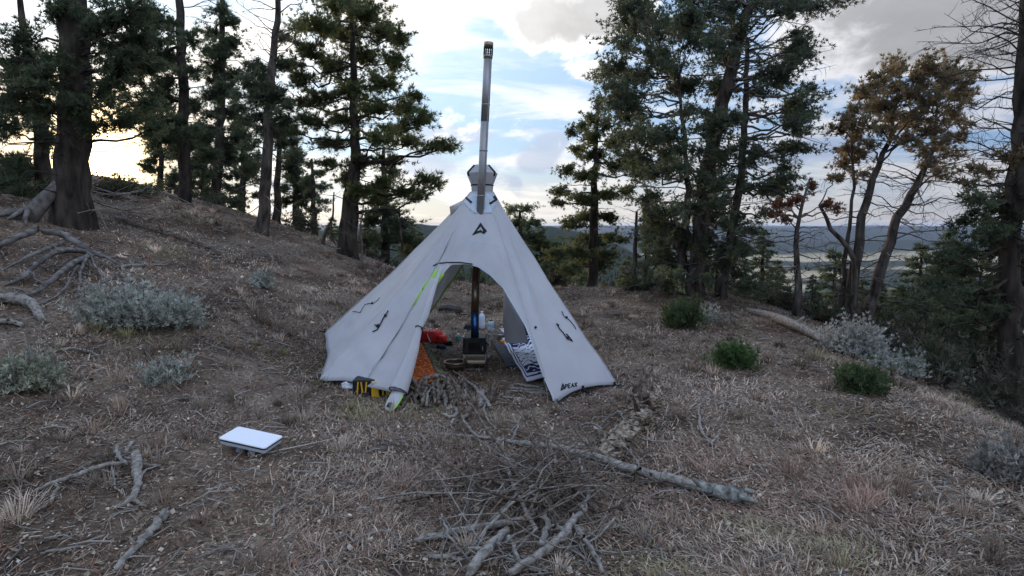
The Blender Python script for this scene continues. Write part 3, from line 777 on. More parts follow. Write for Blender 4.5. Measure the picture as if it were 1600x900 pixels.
o = b.build('fringe', MT['fringe'], None, org=A_); rug = bpy.data.objects['orange_rug']; o.parent = rug; o.location = A_ - Vector(rug.location)

def lumpy(name, centre, size, mt, seed=0, rough=.10, seg=20, ring=14, rotz=0.0, parent=None, flat=.0):
    """a soft packed shape: bag, bundle"""
    V = []; rg = np.random.default_rng(seed)
    for i in range(ring + 1):
        ph = PI * i / ring
        for j in range(seg):
            a = 2 * PI * j / seg
            sx = abs(math.sin(ph)) ** .6 * np.sign(math.sin(ph)) if ph not in (0, PI) else 0
            k = 1 + rough * 2 * float(fbm(j * .6 + 5 * seed, i * .6, seed, 2))
            x = size[0] * sx * math.cos(a) * k; y = size[1] * sx * math.sin(a) * k; z = size[2] * (np.sign(math.cos(ph)) * abs(math.cos(ph)) ** .7) * k
            if flat and z < 0: z *= 1 - flat
            V.append((x * math.cos(rotz) - y * math.sin(rotz) + centre[0], x * math.sin(rotz) + y * math.cos(rotz) + centre[1], z + centre[2]))
    b = MB(); b.add(V, [[i * seg + j, (i + 1) * seg + j, (i + 1) * seg + (j + 1) % seg, i * seg + (j + 1) % seg] for i in range(ring) for j in range(seg)])
    return b.build(name, mt, parent, org=None if parent else Vector(centre))
MT['red'] = mat('red_ripstop', (.55, .022, .018), (.65, .04, .03), rough=.5, scale=8, bump=.006, bscale=18)
g = G(668, 537); bag = empty('dry_bag', g, 'red packed bag with a pale strap lying inside the tent', 'bag')
lumpy('bag_body', g + Vector((.0, .06, .085)), (.20, .10, .085), MT['red'], 3, .14, parent=bag)
lumpy('bag_end', g + Vector((.17, .04, .055)), (.075, .07, .055), MT['red'], 7, .12, parent=bag)
MT['strap'] = mat('pale_strap', (.55, .5, .42), rough=.8)
b = MB(); cpt = g + Vector((.02, .06, .085)); b.tube([cpt + Vector((.02 * math.sin(a * 2), math.cos(a) * .108, math.sin(a) * .092)) for a in np.linspace(0, 2 * PI, 24)], .008, 5, cap=False); b.build('strap', MT['strap'], bag)
MT['clear'] = mat('clear_plastic', (.75, .8, .86), rough=.15, spec=.5, trans=.5)
MT['cap_white'] = mat('white_plastic', (.75, .75, .78), rough=.4)
def bottle(px, py, dpt_off, h_, r_, mt, label, capm, name='water_bottle', cat='bottle'):
    g = G(px, py); e = empty(name, g, label, cat)
    b = MB(); b.lathe(g, [(0, .002), (r_ * .95, .002), (r_, h_ * .05), (r_, h_ * .4), (r_ * .93, h_ * .45), (r_, h_ * .5), (r_, h_ * .72), (r_ * .75, h_ * .84), (r_ * .33, h_ * .9), (r_ * .33, h_ * .93), (0, h_ * .93)], 18); b.build('bottle_body', mt, e)
    b = MB(); b.lathe(g, [(0, h_ * .93), (r_ * .42, h_ * .93), (r_ * .42, h_ * 1.0), (0, h_ * 1.0)], 14); b.build('bottle_cap', capm, e)
bottle(753, 513, 0, .25, .045, MT['clear'], 'clear plastic water bottle with a white top standing behind the stove pipe', MT['cap_white'])
bottle(767, 518, 0, .17, .05, mat('pale_blue_plastic', (.45, .6, .66), rough=.3, trans=.3), 'squat pale blue bottle with a dark lid right of the stove pipe', MT['cord'], 'squat_bottle')
bottle(716, 533, 0, .10, .035, mat('green_tin', (.10, .22, .20), rough=.4), 'small dark green canister left of the stove', MT['cap_white'], 'gas_canister', 'canister')
# orange pouch, black backpack, hanging pale liner, white fork of branches
MT['pouch'] = mat('orange_nylon', (.62, .22, .03), (.75, .33, .06), rough=.6, scale=10)
g = G(797, 527); pch = empty('orange_pouch', g, 'small orange pouch on the dark blanket end under the tent wall', 'pouch'); lumpy('pouch_body', g + Vector((0, 0, .07)), (.085, .06, .045), MT['pouch'], 5, .15, parent=pch)
b = MB(); b.tube([g + Vector((-.06, -.055, .09)), g + Vector((0, -.064, .1)), g + Vector((.06, -.055, .09))], .004, 5); b.build('zip', MT['cord'], pch)
g = G(785, 540); pc2 = empty('orange_lighter_case', g, 'tiny orange case at the near corner of the blanket edge', 'case'); lumpy('case_body', g + Vector((0, 0, .045)), (.035, .025, .03), MT['pouch'], 6, .05, parent=pc2)
b = MB(); b.tube([g + Vector((-.02, 0, .065)), g + Vector((0, 0, .1)), g + Vector((.02, 0, .065))], .005, 5); b.build('handle', MT['strap'], pc2)
MT['navy'] = mat('black_pack_cloth', (.012, .014, .026), (.03, .03, .045), rough=.75, scale=10, bump=.006)
g = G(818, 528); pk = empty('backpack', g, 'black backpack leaning against the inside of the right tent wall', 'backpack'); lumpy('pack_body', g + Vector((.01, .02, .17)), (.10, .10, .17), MT['navy'], 8, .12, parent=pk)
lumpy('pack_pocket', g + Vector((-.02, -.08, .12)), (.065, .04, .09), MT['navy'], 9, .12, parent=pk)
b = MB(); b.tube([g + Vector((-.02, -.02, .33)), g + Vector((0, -.03, .38)), g + Vector((.03, -.02, .33))], .008, 6); b.build('loop', MT['cord'], pk)
# rear door cloth gathered on the right inside
b = MB(); top = P(789, 452, 7.35); V = []
for i in range(15):
    f = i / 14
    for j in range(13):
        s = j / 12; x = np.interp(f, [0, .6, 1], [.01, .10, .13]); a = s * 2 * PI
        wob = 1 + .25 * math.sin(5 * a + 3 * f)
        V.append((top.x + .14 * f + x * math.cos(a) * wob, top.y - .15 * f + x * .7 * math.sin(a) * wob, top.z - .62 * f))
b.add(V, [[i * 13 + j, i * 13 + (j + 1) , (i + 1) * 13 + (j + 1), (i + 1) * 13 + j] for i in range(14) for j in range(12)])
o = b.build('rear_door_cloth', MT['fabric'], bpy.data.objects['tent'])
# ground clutter round the stove
MT['brown'] = mat('dark_brown_wood', (.05, .035, .022), (.10, .07, .045), rough=.7, scale=12, stretch=(1, 1, 4))
g = G(712, 578); bw = empty('wooden_bowl', g, 'dark round wooden bowl on the ground left of the stove', 'bowl')
b = MB(); b.lathe(g, [(0, .004), (.06, .004), (.1, .03), (.125, .085), (.118, .088), (.092, .04), (.05, .016), (0, .014)], 24); b.build('bowl_body', MT['brown'], bw); b = MB(); b.lathe(g, [(.117, .084), (.128, .084), (.128, .094), (.117, .094), (.117, .084)], 24); b.build('rim', MT['bronzed'], bw)

def pot(px, py, r_, h_, mt, name, label, cat, handle=True):
    g = G(px, py); e = empty(name, g, label, cat); b = MB(); b.lathe(g, [(0, .003), (r_ * .9, .003), (r_, h_ * .15), (r_, h_), (r_ * 1.05, h_ * 1.02), (r_ * .94, h_), (r_ * .92, h_ * .2), (0, h_ * .16)], 18); b.build('vessel', mt, e)
    if handle:
        b = MB(); b.tube([g + Vector((r_ * .95, -.01, h_ * .85)), g + Vector((r_ * 1.6, -.02, h_ * .75)), g + Vector((r_ * 1.6, -.02, h_ * .35)), g + Vector((r_ * .95, -.01, h_ * .2))], .005, 6); b.build('handle', MT['cord'], e)
pot(728, 534, .04, .075, MT['cap_white'], 'enamel_mug', 'small white mug touching the left side of the stove', 'mug')
pot(700, 540, .055, .05, MT['stove'], 'camp_pot', 'low black cooking pot between the red bag and the stove', 'pot')
pot(782, 531, .045, .07, MT['steel'], 'steel_cup', 'dull steel cup right of the stove by the twig tangle', 'cup')
lumpy_specs = [(690, 545, (.06, .05, .03), 'navy', 'dark_cloth', 'dark rag dropped on the ground before the red bag', 'cloth'), (762, 560, (.03, .025, .018), 'strap', 'glove', 'pale work glove on the ground right of the stove', 'glove'), (736, 516, (.10, .05, .05), 'navy', 'stuff_sack', 'dark stuff sack behind the stove', 'sack')]
for x, y, sz, mt_, nm, lb_, ct in lumpy_specs:
    g = G(x, y); tag(lumpy(nm, g + Vector((0, 0, sz[2] * .8)), sz, MT[mt_], int(x), .3, 14, 10), lb_, ct)
# ------------------------------------------------------------------ trees
GREEN = ((.040, .055, .026), (.098, .118, .050), (.13, .13, .06))
DKGREEN = ((.034, .048, .029), (.080, .100, .054), (.105, .112, .060))
BLUEGREEN = ((.034, .050, .034), (.082, .106, .064), (.115, .122, .070))
BROWN = ((.215, .16, .092), (.43, .315, .185), (.275, .25, .13))
RUST = ((.20, .085, .048), (.36, .16, .095), (.25, .13, .085))

def sprig_mesh(mb, rg, pos, dirs, cols, length, width, per, spread, clump=None):
    pos = np.asarray(pos); dirs = np.asarray(dirs)
    v, f, idx = blades(rg, pos, dirs, length, width, per, spread)
    c = np.array(cols); t = rg.random(len(pos))[:, None]; t2 = (rg.random(len(pos)) ** 3)[:, None]
    if c.max() < .16: c = c * 1.6
    base = c[0] * (1 - t) + c[1] * t; base = base * (1 - t2) + c[2] * t2
    if clump is not None: base = base * clump[:, None]
    mb.add(v, f, base[idx])

def limb_path(rg, a, b, n, bow, jit):
    a = np.array(a); b = np.array(b); t = np.linspace(0, 1, n)[:, None]; L_ = np.linalg.norm(b - a)
    p = a + (b - a) * t; p[:, 2] += bow * L_ * np.sin(PI * t[:, 0])
    j = rg.normal(0, jit * L_, (n, 3)); j[0] = 0; j[-1] *= .3
    return p + j

def dead_limbs(mb, rg, tr, n, zlo, zhi, lmin, lmax, droop=-.1, sub=5, r0=.016, up=.0, side=None):
    """bare limbs with side twigs, growing out of trunk polyline tr (points, radii)"""
    pts, rad = tr; z = pts[:, 2]
    for _ in range(n):
        zz = rg.uniform(zlo, zhi); c = np.array([np.interp(zz, z, pts[:, k]) for k in range(3)])
        a = rg.uniform(0, 2 * PI) if side is None else rg.normal(side, .7)
        L_ = rg.uniform(lmin, lmax); d = np.array([math.cos(a), math.sin(a), up + rg.normal(0, .2)])
        m = 6; t = np.linspace(0, 1, m)[:, None]
        p = c + d * L_ * t; p[:, 2] += droop * L_ * t[:, 0] ** 1.6 + rg.normal(0, .03 * L_, m); p[:, :2] += rg.normal(0, .05 * L_, (m, 2)) * t
        r = r0 * (.5 + L_ / lmax * .6)
        mb.tube(p, r * (1 - .8 * t[:, 0]), 5, cap=False)
        for s in range(sub):
            k = rg.uniform(.25, .98); q = p[int(k * (m - 1))] * (1 - (k * (m - 1)) % 1) + p[min(m - 1, int(k * (m - 1)) + 1)] * ((k * (m - 1)) % 1)
            dd = d / np.linalg.norm(d) * .6 + rg.normal(0, .55, 3); dd[2] += droop * .6
            l2 = L_ * rg.uniform(.12, .4) * (1.2 - k * .6)
            q2 = q + dd * l2 * .5 + rg.normal(0, .08 * l2, 3); q3 = q + dd * l2 + rg.normal(0, .15 * l2, 3)
            mb.tube([q, q2, q3], [r * .35, r * .25, r * .1], 3, cap=False)
            if rg.random() < .6:
                q4 = q2 + (dd + rg.normal(0, .6, 3)) * l2 * .4; mb.tube([q2, (q2 + q4) / 2 + rg.normal(0, .05 * l2, 3), q4], [r * .22, r * .16, r * .08], 3, cap=False)

def tree(name, label, depth, trunks, clusters, cols=GREEN, seed=1, dens=330, spread_y=.9, rise=.2, bow=-.06, leaf=(.10, .017, 12, .55), bark='bark', dead=(), group=None, cat='tree', twig_r=.007, flare=1.5, pcols=None, tw=.82, grow=1.0):
    rg = np.random.default_rng(seed); k = depth / FPX
    g = P(trunks[0][0][0], trunks[0][0][1], depth); g.z = H(g.x, g.y)
    root = empty(name, g, label, cat, group)
    TR = []; mb = MB()
    for ti, tk in enumerate(trunks):
        off = 0 if ti == 0 else rg.uniform(-.2, .25)
        pts = [P(x, y, depth + off) for x, y, w in tk]; rad = [w * k / 2 * tw for x, y, w in tk]
        b0 = pts[0]; gz = H(b0.x, b0.y)
        if b0.z > gz - .1: pts = [Vector((b0.x, b0.y, gz - .15))] + pts; rad = [rad[0] * flare] + rad
        pts = np.array([tuple(p) for p in pts]); rad = np.array(rad)
        # resample with a little wander
        s = np.concatenate([[0], np.cumsum(np.linalg.norm(np.diff(pts, axis=0), axis=1))]); n = max(8, int(s[-1] / .22)); q = np.linspace(0, s[-1], n)
        pp = np.stack([np.interp(q, s, pts[:, j]) for j in range(3)], 1); rr = np.interp(q, s, rad)
        pp[1:-1, :2] += rg.normal(0, .012, (n - 2, 2)) * (1 + rr[1:-1, None] * 3)
        mb.tube(pp, rr, 12, rough=.07, seed=seed + ti); TR.append((pp, rr))
    mb.build('trunk', MT[bark], root)
    lb = MB(); pos = []; dirs = []; clump = []; ccol = []
    cr = MB()
    palette = {}
    for ci, cl in enumerate(clusters):
        px, py, rx, ry = cl[:4]; dz = cl[4] if len(cl) > 4 else rg.uniform(-spread_y, spread_y)
        pal = cl[5] if len(cl) > 5 else None
        sc = (depth + dz) / depth
        c = np.array(tuple(P(px, py, depth + dz))); a, b_ = rx * k * sc, ry * k * sc; a *= 1.15 * grow; b_ *= 1.42 * grow; e = np.array([a, .5 * (a + b_) * 1.2, b_])
        # limb from the closest trunk
        best = None
        for (pp, rr) in TR:
            i = np.argmin(np.hypot(pp[:, 0] - c[0], (pp[:, 2] - c[2]) * .5)); d0 = np.hypot(*(pp[i, :2] - c[:2]))
            zt = c[2] - rise * d0; i = np.argmin(abs(pp[:, 2] - zt)); dd = np.linalg.norm(pp[i] - c)
            if best is None or dd < best[0]: best = (dd, pp[i], rr[i])
        L_ = best[0]; lp = limb_path(rg, best[1], c, 7, bow, .03); r0 = min(best[2] * .6, .012 + .014 * L_)
        lb.tube(lp, np.linspace(r0, max(.006, r0 * .3), 7), 5, cap=False)
        area = PI * a * b_; ns = max(20, int(dens * 1.9 * area)); nt = max(6, ns // 9)
        bright = rg.uniform(.75, 1.2)
        for _ in range(nt):
            u = rg.normal(0, 1, 3); u /= np.linalg.norm(u); u *= min(1.55, abs(rg.normal(.5, .38)) + .12)
            end = c + u * e; st = lp[int(rg.integers(3, 7))] * .6 + c * .4
            mid = (st + end) / 2 + rg.normal(0, .04, 3)
            lb.tube([st, mid, end], [twig_r, twig_r * .7, twig_r * .35], 3, cap=False)
            d = end - st; d /= np.linalg.norm(d) + 1e-6
            dd = d * .75 + np.array([0, 0, .35])
            m = max(2, ns // nt)
            for j in range(m):
                f = 1 - (j / m) * .75; q = st + (end - st) * f + rg.normal(0, .03, 3)
                pos.append(q); dirs.append(dd + rg.normal(0, .35, 3)); clump.append(bright); ccol.append(pal or 0)
    for d_ in dead:
        ti = d_.get('trunk', 0); pp, rr = TR[ti]
        zlo = P(800, d_['y1'], depth).z; zhi = P(800, d_['y0'], depth).z
        dead_limbs(lb, rg, TR[ti], d_['n'], zlo, zhi, d_['l'][0], d_['l'][1], d_.get('droop', -.1), d_.get('sub', 5), d_.get('r', .014), d_.get('up', 0), d_.get('side'))
    if lb.v: lb.build('branches', MT['twig'] if bark != 'bark_dark' else MT['bark_dark'], root)
    if pos:
        pos = np.array(pos); dirs = np.array(dirs); dirs /= np.linalg.norm(dirs, axis=1)[:, None]; clump = np.array(clump)
        for pal in (0, 1):
            sel = np.array([q == pal for q in ccol])
            if sel.any(): sprig_mesh(cr, rg, pos[sel], dirs[sel], cols if pal == 0 else pcols, leaf[0], leaf[1], leaf[2], leaf[3], clump[sel])
        cr.build('crown', MT['needle'], root, smooth=False)
    return root

def env(rows, n, rx, ry, seed, edge=.25):
    """clusters filling an outline given as (height, left, right) rows"""
    rg = np.random.default_rng(seed); out = []; ys = [r[0] for r in rows]
    for i in range(n):
        y = ys[0] + (ys[-1] - ys[0]) * (i + rg.random()) / n
        l = np.interp(y, ys, [r[1] for r in rows]); r = np.interp(y, ys, [r[2] for r in rows])
        u = rg.random(); 
        if rg.random() < edge: u = rg.choice([.02, .98])
        x = l + (r - l) * u; s = rg.uniform(.7, 1.25)
        out.append((x, y, rx * s, ry * s * rg.uniform(.8, 1.2)))
    return out

PINE = (.125, .017, 11, .45); FIR = (.078, .0205, 9, .7)
tree('pine_tree', 'thick dark pine trunk with flared roots at the left, sun glowing beside it', 8.8,
     [[(108, 376, 92), (110, 340, 70), (110, 290, 60), (110, 240, 54), (117, 150, 48), (117, 60, 44), (113, -30, 40), (110, -130, 36)]],
     [(40, 100, 42, 30), (62, 130, 34, 32), (25, 150, 26, 26), (35, 62, 34, 18), (72, 172, 24, 20), (185, 30, 42, 24), (215, 15, 36, 22), (178, 75, 38, 20), (222, 58, 34, 20), (190, 112, 40, 20), (165, 152, 28, 18), (200, 190, 46, 15), (238, 160, 26, 14), (115, 165, 36, 22, -.5), (140, 195, 30, 14, -.4), (250, 198, 34, 12), (150, 40, 30, 24), (175, 130, 30, 18), (200, 85, 32, 18), (80, 95, 25, 22, -.5), (60, 195, 20, 12), (90, 20, 30, 20), (240, 100, 24, 14)],
     DKGREEN, 11, 420, 1.0, .15, -.05, (.075, .016, 12, .6), 'bark_dark', [dict(y0=30, y1=250, n=16, l=(.6, 1.6), droop=-.1), dict(y0=200, y1=330, n=12, l=(.4, 1.5), droop=-.15, r=.011)], flare=1.25)
tree('pine_tree', 'forked dark conifer behind the thick trunk at the far left edge', 10.2,
     [[(66, 338, 28), (68, 250, 25), (60, 160, 18), (40, 60, 12), (30, -20, 8)]],
     [(15, 115, 28, 18), (45, 175, 30, 20), (10, 200, 26, 14), (20, 250, 28, 14), (12, 285, 26, 14), (35, 300, 28, 12), (70, 215, 22, 14), (5, 165, 20, 14), (40, 265, 20, 12)],
     DKGREEN, 12, 380, .6, .2, -.05, PINE, 'bark_dark', [dict(y0=150, y1=320, n=14, l=(.6, 1.4), droop=-.15)])
tree('pine_tree', 'slender straight pine with foliage mostly left of its trunk, before the sunset', 14.0,
     [[(288, 338, 24), (288, 260, 20), (287, 200, 19), (284, 100, 16), (281, 0, 12), (279, -70, 9)]],
     [(235, 65, 46, 18), (212, 108, 42, 16), (242, 150, 38, 15), (212, 185, 46, 13), (252, 220, 36, 12), (304, 112, 24, 12), (308, 170, 26, 12), (322, 215, 28, 10), (270, 190, 28, 16), (232, 28, 36, 16), (328, 245, 24, 8), (268, 95, 24, 14), (285, 232, 28, 12), (180, 155, 24, 9), (262, 130, 30, 12), (225, 165, 34, 10), (300, 60, 22, 12), (262, 40, 26, 14), (300, 205, 26, 10), (240, 90, 34, 12), (310, 260, 24, 8)],
     DKGREEN, 13, 300, 1.1, .05, -.05, PINE, 'bark_dark', [dict(y0=0, y1=300, n=34, l=(.5, 1.5), droop=-.08)])
tree('spruce_tree', 'narrow spiky conifer just right of the slender straight pine', 17.0,
     [[(335, 318, 18), (342, 230, 14), (347, 120, 11), (346, 0, 8), (345, -50, 5)]],
     [(345, 15, 18, 16), (332, 55, 20, 14), (362, 68, 24, 14), (335, 108, 26, 14), (366, 122, 24, 13), (330, 152, 26, 13), (360, 175, 24, 12), (340, 205, 28, 11), (375, 215, 24, 10), (320, 240, 24, 9), (352, 250, 28, 10), (385, 250, 20, 8), (350, 85, 18, 16), (350, 140, 20, 14), (310, 200, 18, 8), (318, 270, 20, 8), (370, 275, 22, 8), (335, 180, 24, 10), (368, 150, 22, 10), (340, 130, 22, 12), (355, 230, 26, 9), (330, 85, 20, 12), (360, 35, 16, 12)],
     DKGREEN, 14, 300, .8, -.05, -.04, PINE, 'bark_dark', [dict(y0=0, y1=300, n=26, l=(.5, 1.3), droop=-.12)])
tree('pine_tree', 'leaning half-bare pine with dead upper limbs, left of the bushy pine', 13.0,
     [[(410, 374, 26), (413, 320, 21), (416, 260, 18), (421, 160, 15), (429, 60, 12), (437, -10, 9), (440, -60, 6)]],
     [(404, 108, 26, 16), (440, 104, 20, 14), (398, 150, 28, 16), (430, 150, 26, 15), (402, 185, 28, 12), (442, 188, 22, 12), (382, 262, 28, 8), (442, 60, 14, 9), (415, 130, 24, 14), (450, 165, 18, 10), (392, 130, 22, 12), (420, 205, 24, 9), (395, 225, 22, 8), (445, 230, 18, 7), (375, 170, 18, 8)],
     DKGREEN, 15, 300, .7, .1, -.05, PINE, 'bark', [dict(y0=-40, y1=110, n=30, l=(.5, 1.3), droop=.05, up=.35), dict(y0=110, y1=320, n=22, l=(.4, 1.1), droop=-.15)])
tree('pine_tree', 'short broken pine stem behind the leaning half-bare pine', 17.0,
     [[(432, 352, 16), (434, 290, 12), (436, 235, 8), (440, 205, 4)]],
     [(424, 213, 20, 8), (447, 208, 22, 9), (458, 224, 18, 8), (436, 198, 14, 8)], DKGREEN, 16, 300, .5, .3, 0, PINE, 'bark_dark', [dict(y0=215, y1=330, n=12, l=(.3, 1.0))])
tree('pine_tree', 'big bushy pine with twin trunks and long needled limbs, left of the tent', 14.0,
     [[(548, 398, 26), (552, 330, 23), (554, 250, 20), (555, 180, 17), (552, 90, 12), (548, 0, 9), (546, -70, 5)], [(534, 398, 15), (539, 330, 13), (550, 255, 10)]],
     [(530, 6, 50, 20), (575, 20, 42, 18), (500, 40, 36, 18), (602, 50, 32, 18), (540, 55, 40, 18), (627, 60, 20, 15), (480, 80, 32, 14), (570, 90, 40, 18), (620, 95, 24, 16), (520, 105, 36, 16), (600, 130, 34, 16), (470, 125, 30, 14), (550, 140, 36, 16), (500, 155, 36, 13), (590, 168, 36, 13), (480, 190, 36, 11), (540, 190, 36, 13), (640, 170, 28, 13), (660, 185, 26, 14), (620, 203, 36, 11), (590, 215, 32, 11), (520, 225, 36, 11), (640, 222, 32, 10), (688, 226, 22, 10), (704, 228, 12, 8), (610, 250, 32, 9), (560, 255, 32, 11), (515, 258, 22, 9), (672, 280, 22, 10), (690, 288, 9, 8), (600, 285, 32, 9), (640, 300, 26, 9), (565, 300, 28, 11), (595, 315, 28, 9), (658, 306, 18, 8), (648, 150, 16, 10), (540, 280, 24, 9), (470, 160, 24, 9), (455, 100, 18, 10), (470, 40, 20, 14), (455, 205, 20, 8)],
     ((.042, .058, .025), (.108, .124, .046), (.15, .145, .055)), 17, 360, 1.3, .12, -.06, PINE, 'bark_dark', [dict(y0=60, y1=380, n=30, l=(.5, 1.6), droop=-.12)])
tree('young_pine', 'little thin pine standing alone on the crest between the trunks', 19.0,
     [[(490, 345, 9), (489, 290, 6), (487, 248, 3)]], [(486, 258, 10, 6), (496, 272, 13, 6), (478, 284, 15, 6), (502, 294, 15, 6), (484, 305, 18, 6), (502, 318, 15, 6), (474, 320, 13, 6), (490, 330, 18, 6)], DKGREEN, 18, 320, .4, -.1, 0, PINE, 'bark_dark')
tree('pine_tree', 'low dark conifer filling in under the bushy pine, beside the tent wall', 18.0,
     [[(602, 392, 15), (600, 310, 12), (600, 230, 6)]], [(600, 330, 33, 13), (622, 350, 30, 12), (580, 345, 25, 12), (632, 370, 26, 11), (600, 375, 34, 11), (575, 378, 25, 11), (640, 392, 24, 10), (598, 300, 25, 11), (612, 270, 20, 10), (660, 380, 20, 9)], DKGREEN, 19, 400, .8, 0, 0, PINE, 'bark_dark')
tree('fir_tree', 'bushy cone-shaped fir right of the tent, at the edge of the slope', 14.5,
     [[(925, 448, 20), (928, 350, 15), (930, 250, 10), (934, 155, 4)]],
     [(936, 163, 9, 10), (925, 184, 16, 10), (946, 195, 19, 11), (910, 200, 15, 9), (893, 208, 11, 8), (926, 214, 25, 11), (956, 225, 22, 11), (900, 235, 19, 9), (978, 212, 18, 11), (930, 244, 32, 11), (885, 264, 19, 9), (962, 260, 27, 11), (915, 275, 32, 11), (986, 252, 18, 11), (874, 298, 19, 9), (906, 310, 32, 11), (946, 305, 32, 11), (868, 318, 12, 8), (982, 298, 20, 11), (915, 340, 32, 12), (950, 342, 22, 11), (890, 350, 22, 11), (925, 375, 38, 12), (957, 372, 20, 8), (900, 395, 30, 13), (932, 415, 33, 11), (888, 420, 25, 10), (975, 375, 10, 5), (870, 395, 22, 11), (950, 400, 24, 11), (1000, 270, 14, 10)],
     ((.042, .056, .024), (.105, .12, .046), (.14, .13, .055)), 20, 520, 1.0, .0, -.05, FIR, 'bark_dark', [dict(y0=250, y1=440, n=14, l=(.4, 1.1), droop=-.1)])
cl = env([(-30, 985, 1250), (30, 970, 1250), (70, 955, 1255), (110, 945, 1255), (150, 960, 1250), (200, 980, 1255), (250, 990, 1245), (300, 1005, 1220), (350, 1020, 1200), (400, 1035, 1185), (450, 1045, 1175)], 150, 29, 14, 5, .35)
cl += [(1270, 140, 22, 6), (1292, 145, 12, 5), (1265, 235, 24, 7), (1235, 278, 26, 8), (1245, 180, 26, 8), (1248, 206, 24, 6), (1226, 296, 22, 8), (945, 105, 14, 12), (958, 130, 16, 12), (975, 75, 14, 14), (985, 35, 12, 14), (995, 120, 26, 14), (1010, 80, 24, 16), (965, 155, 10, 8), (1130, 5, 40, 12), (1080, 20, 30, 14), (1280, 12, 40, 10), (1230, 8, 40, 12), (1320, 5, 20, 6), (1060, 260, 28, 14), (1090, 330, 34, 15), (1120, 290, 34, 15), (1070, 380, 26, 14), (1105, 395, 30, 14), (1060, 420, 22, 14), (1040, 350, 18, 11), (1140, 350, 24, 12), (1130, 240, 34, 16), (1100, 200, 34, 16), (1150, 180, 34, 16), (1120, 130, 36, 16)]
tree('fir_tree', 'huge dark many-stemmed fir right of the tent reaching out of the frame', 12.0,
     [[(1085, 472, 44), (1092, 400, 36), (1100, 300, 34), (1120, 200, 30), (1150, 80, 25), (1175, 0, 20), (1185, -70, 16)], [(1125, 468, 32), (1135, 400, 25), (1150, 330, 22), (1160, 250, 18), (1165, 150, 14), (1168, 60, 9)], [(1060, 468, 24), (1068, 380, 20), (1075, 300, 15), (1070, 220, 10), (1060, 120, 6)]],
     cl, BLUEGREEN, 21, 195, 1.5, .02, -.05, FIR, 'bark', [dict(y0=0, y1=120, n=26, l=(.8, 2.0), droop=.05, up=.2, trunk=0), dict(y0=40, y1=140, n=14, l=(1.2, 2.3), droop=.02, side=0, trunk=0, sub=12), dict(y0=200, y1=460, n=46, l=(.6, 1.8), droop=-.15, trunk=1), dict(y0=200, y1=460, n=34, l=(.5, 1.3), droop=-.15, trunk=2)], tw=.66, grow=1.2)
tree('limber_pine', 'fork-stemmed pine with rust-brown and olive tufts on a flat spreading top', 11.5,
     [[(1322, 505, 36), (1335, 420, 26), (1346, 340, 20), (1366, 270, 15), (1392, 210, 10), (1402, 160, 5)], [(1350, 508, 26), (1376, 420, 24), (1402, 340, 19), (1432, 290, 15), (1456, 240, 10), (1464, 170, 5)], [(1312, 490, 15), (1324, 380, 10), (1334, 300, 7), (1330, 190, 4)], [(1336, 400, 12), (1300, 360, 9), (1280, 320, 6)]],
     [(1325, 190, 24, 12), (1312, 202, 18, 10), (1345, 150, 20, 12), (1375, 122, 22, 13), (1402, 108, 20, 12), (1436, 118, 24, 14), (1460, 106, 18, 12), (1490, 112, 22, 13), (1516, 118, 8, 9), (1420, 150, 28, 14), (1460, 155, 26, 14), (1495, 148, 20, 13), (1380, 165, 24, 13), (1350, 190, 18, 11), (1320, 255, 20, 11), (1345, 245, 18, 10), (1308, 275, 14, 8), (1420, 195, 24, 12), (1465, 200, 24, 12), (1500, 190, 14, 10), (1380, 205, 20, 10), (1440, 235, 20, 9), (1482, 238, 16, 9), (1505, 215, 10, 8), (1345, 272, 13, 7), (1470, 268, 16, 7), (1360, 135, 10, 12), (1390, 95, 8, 10), (1450, 95, 8, 9), (1480, 98, 8, 9), (1400, 135, 20, 12), (1440, 175, 24, 12), (1475, 130, 22, 12), (1400, 180, 22, 11), (1360, 165, 18, 10), (1490, 175, 18, 11), (1420, 215, 20, 9), (1335, 170, 14, 9), (1515, 150, 9, 12), (1335, 215, 14, 8), (1330, 232, 18, 9), (1475, 220, 18, 9), (1455, 255, 16, 8), (1360, 225, 14, 8), (1505, 130, 12, 10)],
     BROWN, 22, 250, .9, .5, .04, (.085, .02, 11, .55), 'bark', [dict(y0=180, y1=330, n=26, l=(.4, 1.4), droop=.0, trunk=1, up=.1, sub=8), dict(y0=260, y1=480, n=40, l=(.5, 1.7), droop=-.08, trunk=1, sub=8), dict(y0=220, y1=470, n=30, l=(.4, 1.3), droop=-.08, trunk=0, sub=7)], flare=1.2, tw=.66, grow=1.3)
tree('pine_sapling', 'small sapling with rust-red needles between the huge fir and the forked pine', 11.0,
     [[(1246, 446, 13), (1243, 380, 9), (1251, 330, 6), (1266, 278, 3)]],
     [(1218, 320, 20, 9), (1245, 310, 16, 9), (1266, 292, 16, 9), (1214, 336, 12, 6), (1292, 320, 18, 7), (1312, 325, 14, 6), (1234, 345, 13, 6)], RUST, 23, 380, .5, .4, .03, (.07, .018, 11, .6), 'bark', [dict(y0=300, y1=440, n=22, l=(.3, 1.0), droop=-.05, sub=6)])
cl = env([(300, 1520, 1630), (350, 1500, 1630), (400, 1470, 1630), (460, 1450, 1630), (520, 1440, 1620)], 42, 26, 12, 8)
